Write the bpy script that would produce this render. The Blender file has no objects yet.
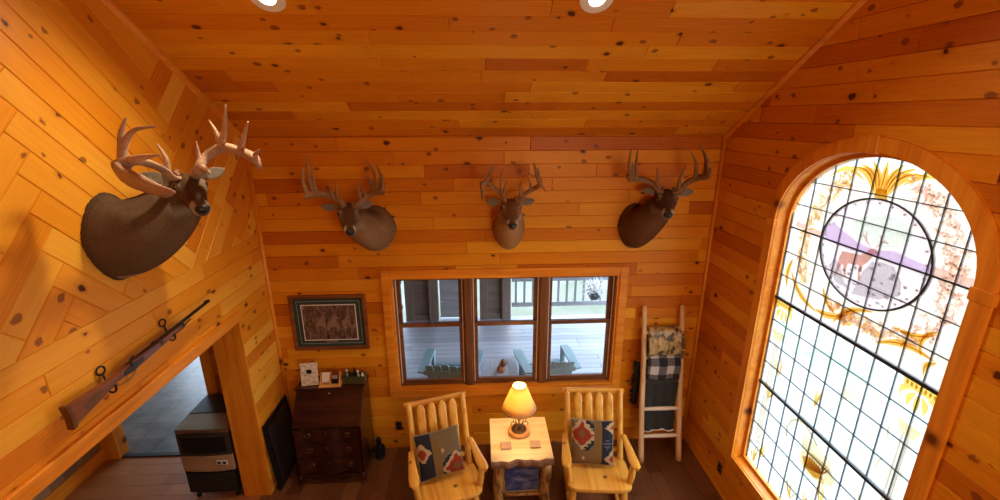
import bpy, bmesh, math, random
from mathutils import Vector, Matrix, noise
C = bpy.context.scene.collection
SC = bpy.context.scene
R = math.radians

# ------------------------------------------------------------------ camera, sky, sun, lights, exposure
XL, XR = -2.217, 2.458          # left and right wall faces; the back wall face is y = 0, the floor z = 0
CR, SL = 3.595, .655            # eave line height and ceiling slope
cam = bpy.data.cameras.new('camera'); camo = bpy.data.objects.new('camera', cam); C.objects.link(camo)
cam.sensor_width = 36; cam.lens = 439.9 / 1000 * 36; cam.clip_start = .05
yaw, pit, rol = .0476, -.2935, -.0024
fw = Vector((math.sin(yaw)*math.cos(pit), math.cos(yaw)*math.cos(pit), math.sin(pit)))
rt = Vector((math.cos(yaw), -math.sin(yaw), 0)); up = rt.cross(fw)
c_, s_ = math.cos(rol), math.sin(rol)
r2, u2 = c_*rt + s_*up, -s_*rt + c_*up
camo.matrix_world = Matrix(((r2.x, u2.x, -fw.x, 0), (r2.y, u2.y, -fw.y, -4.4), (r2.z, u2.z, -fw.z, 3.773), (0, 0, 0, 1)))
SC.camera = camo
SC.view_settings.view_transform = 'Standard'; SC.view_settings.look = 'None'
SC.view_settings.gamma = 1; SC.view_settings.use_curve_mapping = False
SC.view_settings.exposure = 0.0
SC.cycles.use_denoising = True
SC.cycles.max_bounces = 10; SC.cycles.diffuse_bounces = 6; SC.cycles.transparent_max_bounces = 24
SC.cycles.sample_clamp_indirect = 6

W = bpy.data.worlds.new('sky'); SC.world = W; W.use_nodes = True
bg = W.node_tree.nodes['Background']
bg.inputs[0].default_value = (.63, .80, 1, 1); bg.inputs[1].default_value = 9.0

def light(name, kind, loc, energy, color, direction=None, parent=None, **kw):
    l = bpy.data.lights.new(name, kind); l.energy = energy; l.color = color
    for k, v in kw.items(): setattr(l, k, v)
    o = bpy.data.objects.new(name, l); C.objects.link(o); o.location = loc
    if direction is not None: o.rotation_euler = Vector(direction).to_track_quat('-Z', 'Y').to_euler()
    if parent: o.parent = parent
    return o
light('sun', 'SUN', (0, 12, 12), 6, (1, .95, .86), (0, -.41, -.91), angle=.01)
# sky portals guide the daylight that comes through the two windows
def portal(name, loc, d, sx, sy):
    o = light(name, 'AREA', loc, 1, (1, 1, 1), d, shape='RECTANGLE', size=sx, size_y=sy); o.data.cycles.is_portal = True
portal('arch_window_portal', (XR+.35, -1.72, 2.05), (-1, 0, 0), 3.1, 1.8)
portal('porch_window_portal', (.275, .4, 1.46), (0, -1, 0), 2.7, 1.6)
# added warm fill light behind the camera, standing for no known lamp
light('warm_fill', 'AREA', (1.7, -6.2, 3.3), 95, (1, .76, .46), (-.36, 1, -.02), shape='RECTANGLE', size=1.4, size_y=1.6)

# ------------------------------------------------------------------ materials
def mat(name, build):
    m = bpy.data.materials.new(name); m.use_nodes = True
    nt = m.node_tree; b = nt.nodes['Principled BSDF']; build(nt, b); return m
def N(nt, t, **kw):
    n = nt.nodes.new(t)
    for k, v in kw.items():
        if k.startswith('i_'): n.inputs[int(k[2:]) if k[2:].isdigit() else k[2:].replace('_', ' ')].default_value = v
        else: setattr(n, k, v)
    return n
def ramp(nt, fac, stops, interp='LINEAR'):
    r = N(nt, 'ShaderNodeValToRGB'); cr = r.color_ramp; cr.interpolation = interp
    while len(cr.elements) < len(stops): cr.elements.new(.5)
    for e, (p, c) in zip(cr.elements, stops):
        e.position = p; e.color = (*c, 1) if len(c) == 3 else c
    if fac is not None: nt.links.new(fac, r.inputs[0])
    return r.outputs[0]
def math_(nt, op, a, b=None, c=None):
    n = N(nt, 'ShaderNodeMath', operation=op)
    for i, v in enumerate((a, b, c)):
        if v is None: continue
        if isinstance(v, (int, float)): n.inputs[i].default_value = v
        else: nt.links.new(v, n.inputs[i])
    return n.outputs[0]
def mix(nt, fac, a, b, mode='MIX'):
    n = N(nt, 'ShaderNodeMix', data_type='RGBA', blend_type=mode)
    for i, v in ((0, fac), (6, a), (7, b)):
        if isinstance(v, (int, float)): n.inputs[i].default_value = v
        elif isinstance(v, tuple): n.inputs[i].default_value = (*v, 1)
        else: nt.links.new(v, n.inputs[i])
    return n.outputs[2]
def vec(nt, x, y, z=0.0):
    n = N(nt, 'ShaderNodeCombineXYZ')
    for i, v in enumerate((x, y, z)):
        if isinstance(v, (int, float)): n.inputs[i].default_value = v
        else: nt.links.new(v, n.inputs[i])
    return n.outputs[0]
def bump(nt, b, h, strength=.3, dist=.01):
    n = N(nt, 'ShaderNodeBump'); n.inputs['Strength'].default_value = strength; n.inputs['Distance'].default_value = dist
    nt.links.new(h, n.inputs['Height']); nt.links.new(n.outputs[0], b.inputs['Normal'])
def noise_tex(nt, v, scale, detail=3.0, rough=.55, dist=0.0):
    n = N(nt, 'ShaderNodeTexNoise'); n.inputs['Scale'].default_value = scale; n.inputs['Detail'].default_value = detail
    n.inputs['Roughness'].default_value = rough; n.inputs['Distortion'].default_value = dist
    if v is not None: nt.links.new(v, n.inputs['Vector'])
    return n.outputs[0]
def knots(nt, v, u, w, k, thr=.42):
    """dark pine knots: u along the grain, w across, cells of 1/k metres; returns (halo, core) masks"""
    vo = N(nt, 'ShaderNodeTexVoronoi', voronoi_dimensions='2D'); vo.inputs['Scale'].default_value = k; vo.inputs['Randomness'].default_value = 1
    wob = noise_tex(nt, vec(nt, u, w, 0.0), 22, 2); w = math_(nt, 'MULTIPLY_ADD', wob, .035, w); u = math_(nt, 'MULTIPLY_ADD', wob, -.04, u)
    nt.links.new(vec(nt, math_(nt, 'MULTIPLY', u, .72), w), vo.inputs['Vector'])
    d = vo.outputs['Distance']; sp = N(nt, 'ShaderNodeSeparateColor'); nt.links.new(vo.outputs['Color'], sp.inputs[0])
    size = math_(nt, 'MULTIPLY', math_(nt, 'SUBTRACT', sp.outputs[0], .36), .125*k/3.2)
    e = math_(nt, 'SUBTRACT', size, d)
    core = math_(nt, 'MULTIPLY', e, 60.0/k*2.4); core = N(nt, 'ShaderNodeClamp').inputs[0] if False else core
    halo = math_(nt, 'MULTIPLY_ADD', e, 10.0, .55)
    def clampd(x):
        cn = N(nt, 'ShaderNodeClamp'); nt.links.new(x, cn.inputs[0]); return cn.outputs[0]
    on = math_(nt, 'GREATER_THAN', sp.outputs[0], thr)
    return math_(nt, 'MULTIPLY', clampd(halo), on), math_(nt, 'MULTIPLY', clampd(core), on)

def pine_boards(name, dark, mid, light_, rough=.38, knot=True, spec=.35):
    """boards carry their own length/width coordinates in the UV map and a random tone in 'tone'"""
    def b_(nt, b):
        uv = N(nt, 'ShaderNodeUVMap', uv_map='board'); s = N(nt, 'ShaderNodeSeparateXYZ'); nt.links.new(uv.outputs[0], s.inputs[0])
        u, v = s.outputs[0], s.outputs[1]
        at = N(nt, 'ShaderNodeAttribute', attribute_name='tone'); sc = N(nt, 'ShaderNodeSeparateColor'); nt.links.new(at.outputs['Color'], sc.inputs[0])
        base = ramp(nt, sc.outputs[0], [(0, dark), (.5, mid), (1, light_)])
        broad = noise_tex(nt, vec(nt, math_(nt, 'MULTIPLY', u, .9), math_(nt, 'MULTIPLY', v, 7.)), 1.0, 3, .5, .6)
        fine = noise_tex(nt, vec(nt, math_(nt, 'MULTIPLY', u, 3.), math_(nt, 'MULTIPLY', v, 90.)), 1.0, 3, .6, .2)
        base = mix(nt, math_(nt, 'MULTIPLY_ADD', broad, 1.9, -.75), base, mix(nt, .45, base, dark), 'MIX')
        base = mix(nt, .26, base, ramp(nt, fine, [(.3, dark), (.75, light_)]))
        if knot:
            h, c = knots(nt, None, u, v, 3.1)
            base = mix(nt, math_(nt, 'MULTIPLY', h, .5), base, (dark[0]*.55, dark[1]*.45, dark[2]*.4))
            base = mix(nt, c, base, (.10, .020, .005))
            h2, c2 = knots(nt, None, math_(nt, 'ADD', u, 7.3), math_(nt, 'ADD', v, 3.1), 6.0, .68)
            base = mix(nt, math_(nt, 'MULTIPLY', c2, .75), base, (.16, .035, .008))
        nt.links.new(base, b.inputs['Base Color'])
        b.inputs['Roughness'].default_value = rough; b.inputs['Specular IOR Level'].default_value = spec
        bump(nt, b, fine, .04, .002)
    return mat(name, b_)
def grain(name, dark, mid, light_, axis='X', rough=.42, scale=1.0, knot=0.0, spec=.4, coat=0.0):
    """solid timber: rings stretched along one object axis"""
    def b_(nt, b):
        tc = N(nt, 'ShaderNodeTexCoord'); mp = N(nt, 'ShaderNodeMapping')
        mp.inputs['Scale'].default_value = tuple((1.1 if a == axis else 16)*scale for a in 'XYZ')
        nt.links.new(tc.outputs['Object'], mp.inputs[0])
        oi = N(nt, 'ShaderNodeObjectInfo'); mp2 = vec(nt, math_(nt, 'MULTIPLY', oi.outputs['Random'], 31.0), math_(nt, 'MULTIPLY', oi.outputs['Random'], 17.0), 0.0)
        ad = N(nt, 'ShaderNodeVectorMath', operation='ADD'); nt.links.new(mp.outputs[0], ad.inputs[0]); nt.links.new(mp2, ad.inputs[1])
        n1 = noise_tex(nt, ad.outputs[0], 1.0, 4, .6, .5)
        col = ramp(nt, n1, [(.28, dark), (.5, mid), (.74, light_)])
        if knot:
            vo = N(nt, 'ShaderNodeTexVoronoi'); vo.inputs['Scale'].default_value = knot; nt.links.new(tc.outputs['Object'], vo.inputs['Vector'])
            k = ramp(nt, vo.outputs['Distance'], [(.05, (1, 1, 1)), (.11, (.25, .25, .25)), (.16, (0, 0, 0))])
            col = mix(nt, k, col, (dark[0]*.22, dark[1]*.14, dark[2]*.12))
        nt.links.new(col, b.inputs['Base Color']); b.inputs['Roughness'].default_value = rough
        b.inputs['Specular IOR Level'].default_value = spec; b.inputs['Coat Weight'].default_value = coat; b.inputs['Coat Roughness'].default_value = .2
        bump(nt, b, n1, .08, .003)
    return mat(name, b_)
def plain(name, col, rough=.5, metal=0.0, spec=.5, emit=None, es=0.0, nscale=40.0, namt=.12, coat=0.0, bmp=.0):
    def b_(nt, b):
        tc = N(nt, 'ShaderNodeTexCoord'); n = noise_tex(nt, tc.outputs['Object'], nscale, 3)
        c = mix(nt, n, tuple(x*(1-namt) for x in col), tuple(min(1, x*(1+namt)) for x in col))
        nt.links.new(c, b.inputs['Base Color']); b.inputs['Roughness'].default_value = rough; b.inputs['Metallic'].default_value = metal
        b.inputs['Specular IOR Level'].default_value = spec; b.inputs['Coat Weight'].default_value = coat
        if emit: b.inputs['Emission Color'].default_value = (*emit, 1); b.inputs['Emission Strength'].default_value = es
        if bmp: bump(nt, b, n, bmp, .01)
    return mat(name, b_)
def attr_mat(name, rough=.8, nscale=260.0, namt=.35, bmp=.4, spec=.1, sheen=0.0):
    """colour painted on the mesh (coat markings, woven patterns) with a fine fibre texture"""
    def b_(nt, b):
        at = N(nt, 'ShaderNodeAttribute', attribute_name='tone'); tc = N(nt, 'ShaderNodeTexCoord')
        n = noise_tex(nt, tc.outputs['Object'], nscale, 3)
        c = mix(nt, ramp(nt, n, [(.3, (0, 0, 0)), (.7, (1, 1, 1))]), mix(nt, namt, at.outputs['Color'], (0, 0, 0)), mix(nt, namt*.10, at.outputs['Color'], (1, .85, .65)))
        nt.links.new(c, b.inputs['Base Color']); b.inputs['Roughness'].default_value = rough; b.inputs['Specular IOR Level'].default_value = spec
        b.inputs['Sheen Weight'].default_value = sheen
        bump(nt, b, n, bmp, .004)
    return mat(name, b_)
def glass(name, tint, transl=.25, gloss=.06):
    """window glass that daylight passes straight through, tinted, with a little scattering and a faint reflection"""
    m = bpy.data.materials.new(name); m.use_nodes = True; nt = m.node_tree; nt.nodes.clear()
    out = N(nt, 'ShaderNodeOutputMaterial'); t = N(nt, 'ShaderNodeBsdfTransparent'); d = N(nt, 'ShaderNodeBsdfTranslucent'); g = N(nt, 'ShaderNodeBsdfGlossy')
    g.inputs['Roughness'].default_value = .08
    t.inputs[0].default_value = (*tint, 1); d.inputs[0].default_value = (*tint, 1)
    a = N(nt, 'ShaderNodeMixShader'); a.inputs[0].default_value = transl; nt.links.new(t.outputs[0], a.inputs[1]); nt.links.new(d.outputs[0], a.inputs[2])
    e = N(nt, 'ShaderNodeMixShader'); e.inputs[0].default_value = gloss; nt.links.new(a.outputs[0], e.inputs[1]); nt.links.new(g.outputs[0], e.inputs[2])
    nt.links.new(e.outputs[0], out.inputs[0]); return m

M = {}
M['pine'] = pine_boards('pine_boards', (.45, .095, .003), (.72, .245, .007), (.85, .41, .024), spec=.2)
M['pine_light'] = pine_boards('pine_boards_chevron', (.58, .150, .005), (.77, .305, .013), (.87, .49, .060), spec=.2)
M['floor'] = pine_boards('dark_plank_floor', (.07, .022, .008), (.14, .05, .018), (.21, .085, .035), rough=.32, knot=False, spec=.4)
M['hallboard'] = pine_boards('weathered_boards', (.16, .09, .05), (.30, .17, .09), (.42, .27, .15), rough=.6)
for ax in 'XYZ':
    M['trim'+ax] = grain('pine_trim_'+ax.lower(), (.60, .17, .008), (.74, .26, .016), (.84, .36, .032), ax, .36, 1.0, 2.2)
    M['log'+ax] = grain('honey_log_'+ax.lower(), (.55, .22, .02), (.73, .37, .055), (.83, .48, .10), ax, .32, 1.0, 5.0, coat=.2)
    M['sash'+ax] = grain('walnut_sash_'+ax.lower(), (.10, .035, .012), (.17, .065, .022), (.24, .10, .035), ax, .4)
    M['maho'+ax] = grain('mahogany_'+ax.lower(), (.020, .004, .003), (.038, .008, .005), (.060, .013, .008), ax, .26, .8, coat=.35)
    M['deck'+ax] = grain('grey_deck_'+ax.lower(), (.17, .15, .15), (.24, .22, .22), (.31, .29, .29), ax, .42)
    M['dkpost'+ax] = grain('brown_timber_'+ax.lower(), (.09, .055, .04), (.14, .09, .065), (.19, .12, .085), ax, .6)
M['slab'] = grain('pale_slab_top', (.78, .50, .20), (.86, .62, .30), (.90, .70, .40), 'X', .3, .8, coat=.25)
M['bark'] = plain('rough_bark', (.20, .10, .05), .9, nscale=55, namt=.75, bmp=1.0)
M['ladderwood'] = grain('pale_pole_wood', (.60, .36, .16), (.72, .47, .24), (.80, .58, .33), 'Z', .5, 1.0)
M['rungwood'] = grain('bleached_rung_wood', (.62, .48, .32), (.74, .62, .46), (.80, .70, .56), 'X', .5)
M['caddy'] = grain('light_caddy_wood', (.50, .20, .05), (.68, .32, .09), (.76, .42, .14), 'X', .4)
M['stock'] = grain('gun_stock_walnut', (.10, .028, .012), (.19, .06, .024), (.28, .10, .04), 'Y', .3, 1.0, coat=.3)
M['black'] = plain('black_satin', (.010, .009, .009), .55, spec=.2)
M['blackmetal'] = plain('black_iron', (.02, .018, .017), .42, .6)
M['gunmetal'] = plain('worn_gun_metal', (.055, .05, .045), .35, .85)
M['brass'] = plain('aged_brass', (.40, .27, .11), .4, .8)
M['bronze'] = plain('dark_bronze', (.16, .085, .04), .4, .7)
M['steel'] = plain('brushed_steel', (.42, .38, .33), .28, .95, nscale=8)
M['darkpanel'] = plain('charcoal_panel', (.030, .026, .024), .45)
M['white'] = plain('white_paint', (.78, .76, .72), .5)
M['cream'] = plain('cream_paint', (.74, .68, .55), .6, namt=.2)
M['mat_green'] = plain('dark_green_matboard', (.035, .045, .035), .8)
M['olive'] = plain('olive_green_box', (.075, .066, .018), .7, spec=.2)
M['leaf'] = plain('dark_leaf', (.03, .06, .02), .6)
M['red'] = plain('dark_red_tin', (.16, .03, .03), .4)
M['clearbottle'] = plain('grey_bottle', (.30, .29, .27), .15)
M['eye'] = plain('dark_glass_eye', (.012, .006, .004), .06, coat=1)
M['nose'] = plain('black_nose', (.010, .009, .010), .3)
M['fur'] = attr_mat('deer_coat', .85, 190, .42, .8, sheen=0, spec=.06)
M['antler_brown'] = attr_mat('brown_antler', .55, 90, .35, .4)
M['fabric'] = attr_mat('woven_fabric', .9, 420, .22, .4)
M['fleece'] = plain('white_fleece', (.80, .77, .72), .95, nscale=120, namt=.25, bmp=.9)
M['tealpaint'] = plain('blue_grey_paint', (.20, .31, .33), .45)
M['lead'] = plain('lead_came', (.03, .032, .034), .55, .3)
M['linerwhite'] = plain('white_window_liner', (.70, .66, .60), .4)
M['cork'] = plain('stone_coaster', (.46, .26, .15), .7, nscale=90, namt=.45)
M['clay'] = plain('terracotta_clay', (.42, .20, .14), .8)

def tile_floor():
    def b_(nt, b):
        tc = N(nt, 'ShaderNodeTexCoord'); br = N(nt, 'ShaderNodeTexBrick'); nt.links.new(tc.outputs['Object'], br.inputs['Vector'])
        br.inputs['Scale'].default_value = 1.0; br.inputs['Brick Width'].default_value = .6; br.inputs['Row Height'].default_value = .3; br.inputs['Mortar Size'].default_value = .007
        br.inputs['Color1'].default_value = (.040, .040, .045, 1); br.inputs['Color2'].default_value = (.15, .135, .125, 1); br.inputs['Mortar'].default_value = (.02, .02, .02, 1)
        n = noise_tex(nt, tc.outputs['Object'], 5, 6, .65); c = mix(nt, .5, br.outputs[0], ramp(nt, n, [(.38, (.022, .022, .027)), (.62, (.17, .145, .13))]))
        nt.links.new(c, b.inputs['Base Color']); b.inputs['Roughness'].default_value = .35
        bump(nt, b, n, .15, .01)
    return mat('slate_tile', b_)
M['tile'] = tile_floor()
def ground():
    def b_(nt, b):
        tc = N(nt, 'ShaderNodeTexCoord'); n = noise_tex(nt, tc.outputs['Object'], .8, 6, .65)
        nt.links.new(ramp(nt, n, [(.3, (.060, .072, .036)), (.5, (.092, .096, .068)), (.7, (.13, .122, .10))]), b.inputs['Base Color']); b.inputs['Roughness'].default_value = .9
    return mat('grass_ground', b_)
M['ground'] = ground()
def print_mat(name, stops, scale, detail=8.0):
    def b_(nt, b):
        tc = N(nt, 'ShaderNodeTexCoord'); mp = N(nt, 'ShaderNodeMapping'); mp.inputs['Scale'].default_value = scale; nt.links.new(tc.outputs['Object'], mp.inputs[0])
        n = noise_tex(nt, mp.outputs[0], 1, detail, .7, .4)
        nt.links.new(ramp(nt, n, stops), b.inputs['Base Color']); b.inputs['Roughness'].default_value = .35
    return mat(name, b_)
M['barklog'] = print_mat('peeled_log_with_bark', [(.34, (.07, .03, .012)), (.46, (.26, .13, .04)), (.56, (.52, .30, .10)), (.72, (.62, .40, .16))], (26, 26, 9), 5)
M['wildprint'] = print_mat('forest_print', [(.32, (.03, .016, .012)), (.48, (.11, .06, .045)), (.56, (.20, .12, .09)), (.68, (.36, .27, .22))], (40, 40, 12))
M['bluebox'] = print_mat('blue_landscape_print', [(.3, (.014, .022, .08)), (.48, (.045, .07, .26)), (.60, (.18, .22, .48)), (.75, (.45, .45, .60))], (7, 7, 14))
M['camo'] = print_mat('camouflage_cloth', [(.38, (.022, .014, .008)), (.44, (.17, .10, .035)), (.50, (.42, .29, .10)), (.62, (.55, .41, .18)), (.72, (.10, .06, .025))], (15, 15, 11))
M['darkcloth'] = plain('charcoal_throw', (.028, .027, .024), .95, nscale=60, namt=.45, bmp=.5)
M['collage'] = print_mat('cream_collage_print', [(.34, (.10, .08, .06)), (.40, (.60, .52, .38)), (.55, (.78, .70, .54)), (.7, (.82, .77, .66))], (42, 42, 42), 2)

# ------------------------------------------------------------------ mesh helpers
class MB:
    def __init__(s): s.v = []; s.f = []; s.c = []
    def add(s, vs, fs, col=None):
        o = len(s.v); s.v += [tuple(p) for p in vs]
        for f in fs: s.f.append(tuple(i+o for i in f)); s.c.append(col)
        return s
    def box(s, c, d, rot=None, col=None):
        vs = []
        for sx in (-.5, .5):
            for sy in (-.5, .5):
                for sz in (-.5, .5):
                    p = Vector((sx*d[0], sy*d[1], sz*d[2]))
                    if rot is not None: p = rot @ p
                    vs.append(p + Vector(c))
        return s.add(vs, [(0, 1, 3, 2), (4, 6, 7, 5), (0, 4, 5, 1), (2, 3, 7, 6), (0, 2, 6, 4), (1, 5, 7, 3)], col)
    def span(s, a, b, col=None):
        return s.box([(a[i]+b[i])/2 for i in range(3)], [abs(b[i]-a[i]) for i in range(3)], None, col)
    def loft(s, rings, cap=True, closed=True, col=None):
        n = len(rings[0]); vs = [p for r in rings for p in r]; fs = []
        for i in range(len(rings)-1):
            for j in range(n if closed else n-1):
                k = (j+1) % n; fs.append((i*n+j, i*n+k, (i+1)*n+k, (i+1)*n+j))
        if cap: fs.append(tuple(range(n-1, -1, -1))); fs.append(tuple((len(rings)-1)*n+j for j in range(n)))
        return s.add(vs, fs, col)
    def tube(s, pts, rad, n=10, col=None, flat=1.0, sub=0):
        pts = [Vector(p) for p in pts]
        if isinstance(rad, (int, float)): rad = [rad]*len(pts)
        if sub:
            P, Q = [], []
            m = len(pts)
            for i in range(m-1):
                p0, p1, p2, p3 = pts[max(i-1, 0)], pts[i], pts[i+1], pts[min(i+2, m-1)]
                for k in range(sub):
                    t = k/sub; t2, t3 = t*t, t*t*t
                    P.append(.5*((2*p1)+(p2-p0)*t+(2*p0-5*p1+4*p2-p3)*t2+(3*p1-p0-3*p2+p3)*t3)); Q.append(rad[i]*(1-t)+rad[i+1]*t)
            P.append(pts[-1]); Q.append(rad[-1]); pts, rad = P, Q
        ref = None; rings = []
        for i, p in enumerate(pts):
            t = (pts[min(i+1, len(pts)-1)] - pts[max(i-1, 0)]).normalized()
            if ref is None: ref = Vector((0, 0, 1)) if abs(t.z) < .9 else Vector((1, 0, 0))
            a = (ref - t*ref.dot(t)).normalized(); b = t.cross(a); ref = a
            rings.append([p + (a*math.cos(2*math.pi*j/n)*flat + b*math.sin(2*math.pi*j/n))*rad[i] for j in range(n)])
        return s.loft(rings, col=col)
    def lathe(s, prof, n=24, c=(0, 0, 0), col=None, cap=True):
        return s.loft([[(c[0]+r*math.cos(2*math.pi*j/n), c[1]+r*math.sin(2*math.pi*j/n), c[2]+z) for j in range(n)] for r, z in prof], cap=cap, col=col)
    def prism(s, poly, a, b, axis='Z', col=None):
        """polygon in a plane, extruded from a to b along the axis"""
        f = {'Z': lambda p, h: (p[0], p[1], h), 'Y': lambda p, h: (p[0], h, p[1]), 'X': lambda p, h: (h, p[0], p[1])}[axis]
        return s.loft([[f(p, a) for p in poly], [f(p, b) for p in poly]], col=col)
    def build(s, name, m, parent=None, smooth=False, bevel=0.0, seg=2, auto=None, sub=0, keepdup=True):
        me = bpy.data.meshes.new(name); me.from_pydata(s.v, [], s.f)
        if any(c is not None for c in s.c):
            at = me.color_attributes.new('tone', 'FLOAT_COLOR', 'CORNER'); k = 0
            for p, c in zip(me.polygons, s.c):
                for _ in p.loop_indices: at.data[k].color = (*(c or (1, 1, 1)), 1); k += 1
        bm = bmesh.new(); bm.from_mesh(me); bmesh.ops.recalc_face_normals(bm, faces=bm.faces); bm.to_mesh(me); bm.free()
        if smooth: me.shade_smooth()
        o = bpy.data.objects.new(name, me); C.objects.link(o); me.materials.append(m)
        if parent: o.parent = parent
        if bevel:
            b = o.modifiers.new('bevel', 'BEVEL'); b.width = bevel; b.segments = seg; b.limit_method = 'ANGLE'; b.angle_limit = R(40)
        if sub:
            d = o.modifiers.new('sub', 'SUBSURF'); d.levels = sub; d.render_levels = sub
        if auto is not None and smooth:
            try:
                bpy.context.view_layer.objects.active = o; me.set_sharp_from_angle(angle=R(auto))
            except Exception: pass
        return o
def tag(o, label, cat, group=None, kind=None):
    if label: o['label'] = label
    if cat: o['category'] = cat
    if group: o['group'] = group
    if kind: o['kind'] = kind
    return o
def thing(name, label, cat, loc, rz=0.0, group=None):
    o = bpy.data.objects.new(name, None); C.objects.link(o); o.location = loc; o.rotation_euler = (0, 0, rz); o.empty_display_size = .1
    return tag(o, label, cat, group)
def copy_tree(o, parent=None):
    c = o.copy(); C.objects.link(c)
    if parent: c.parent = parent
    for ch in list(o.children): copy_tree(ch, c)
    return c
def struct(o): o['kind'] = 'structure'; return o

def clip(poly, region):
    """Sutherland-Hodgman: polygon clipped to a convex counter-clockwise region"""
    for i in range(len(region)):
        a, b = region[i], region[(i+1) % len(region)]; out = []
        f = lambda p: (b[0]-a[0])*(p[1]-a[1]) - (b[1]-a[1])*(p[0]-a[0])
        for j in range(len(poly)):
            p, q = poly[j], poly[(j+1) % len(poly)]; fp, fq = f(p), f(q)
            if fp >= -1e-9: out.append(p)
            if (fp > 1e-9 and fq < -1e-9) or (fp < -1e-9 and fq > 1e-9):
                t = fp/(fp-fq); out.append((p[0]+(q[0]-p[0])*t, p[1]+(q[1]-p[1])*t))
        poly = out
        if len(poly) < 3: return []
    return poly
def ccw(p):
    a = sum(p[i][0]*p[(i+1) % len(p)][1]-p[(i+1) % len(p)][0]*p[i][1] for i in range(len(p)))
    return p if a > 0 else p[::-1]
class Boards:
    """tongue-and-groove boards, each with chamfered edges, clipped to convex regions of one plane"""
    def __init__(s, O, U, V, Nn, seed, cham=.0045):
        s.O, s.U, s.V, s.N = Vector(O), Vector(U), Vector(V), Vector(Nn); s.rnd = random.Random(seed); s.ch = cham
        s.v = []; s.f = []; s.uv = []; s.t = []
    def board(s, corner, da, db, la, lb, regions, tone=None):
        """a board from corner, la long along da and lb wide along db (2-D unit vectors)"""
        rnd = s.rnd; ou, ov = rnd.random()*40, rnd.random()*40
        t = tone if tone is not None else min(1, max(0, rnd.gauss(.52, .30)))
        ch = s.ch
        def pt(a, b): return (corner[0]+da[0]*a+db[0]*b, corner[1]+da[1]*a+db[1]*b)
        quads = [[(ch, ch), (la-ch, ch), (la-ch, lb-ch), (ch, lb-ch)], [(0, 0), (la, 0), (la-ch, ch), (ch, ch)], [(la, 0), (la, lb), (la-ch, lb-ch), (la-ch, ch)],
                 [(la, lb), (0, lb), (ch, lb-ch), (la-ch, lb-ch)], [(0, lb), (0, 0), (ch, ch), (ch, lb-ch)]]
        for reg in regions:
            for q in quads:
                poly = clip(ccw([pt(*p) for p in q]), reg)
                if not poly: continue
                o = len(s.v)
                for p in poly:
                    dx, dy = p[0]-corner[0], p[1]-corner[1]
                    a, b = dx*da[0]+dy*da[1], dx*db[0]+dy*db[1]
                    d = min(a, la-a, b, lb-b); h = -1.7*max(0, ch-d)
                    s.v.append(s.O + s.U*p[0] + s.V*p[1] + s.N*h); s.uv.append((a+ou, b+ov))
                s.f.append(tuple(range(o, o+len(poly)))); s.t.append(t)
    def rows(s, u0, u1, v0, v1, w, phase, regions, lmin=.5, lmax=2.6):
        k0, k1 = math.floor((v0-phase)/w), math.ceil((v1-phase)/w)
        for k in range(k0, k1):
            u = u0 - s.rnd.random()*1.6
            while u < u1:
                l = s.rnd.uniform(lmin, lmax); s.board((u, phase+k*w), (1, 0), (0, 1), l, w, regions); u += l
    def backing(s, regions, depth):
        """the solid behind the boards"""
        for reg in regions:
            o = len(s.v); n = len(reg)
            for h in (-.008, -depth):
                for p in reg: s.v.append(s.O + s.U*p[0] + s.V*p[1] + s.N*h); s.uv.append((p[0], p[1]))
            s.f.append(tuple(range(o, o+n))); s.f.append(tuple(range(o+2*n-1, o+n-1, -1))); s.t += [.2, .2]
            for i in range(n):
                j = (i+1) % n; s.f.append((o+i, o+n+i, o+n+j, o+j)); s.t.append(.5)
    def build(s, name, m):
        me = bpy.data.meshes.new(name); me.from_pydata(s.v, [], s.f)
        me.uv_layers.new(name='board'); me.color_attributes.new('tone', 'FLOAT_COLOR', 'CORNER'); uv = me.uv_layers['board']; at = me.color_attributes['tone']
        for p, t in zip(me.polygons, s.t):
            for li in p.loop_indices:
                uv.data[li].uv = s.uv[me.loops[li].vertex_index]; at.data[li].color = (t, t, t, 1)
        n = me.polygons
        bm = bmesh.new(); bm.from_mesh(me)
        for f in bm.faces:
            if f.normal.dot(s.N) < -.3 and (f.calc_center_median()-s.O).dot(s.N) > -.0079: f.normal_flip()
        bm.to_mesh(me); bm.free()
        me.materials.append(m); o = bpy.data.objects.new(name, me); C.objects.link(o); return struct(o)
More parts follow.
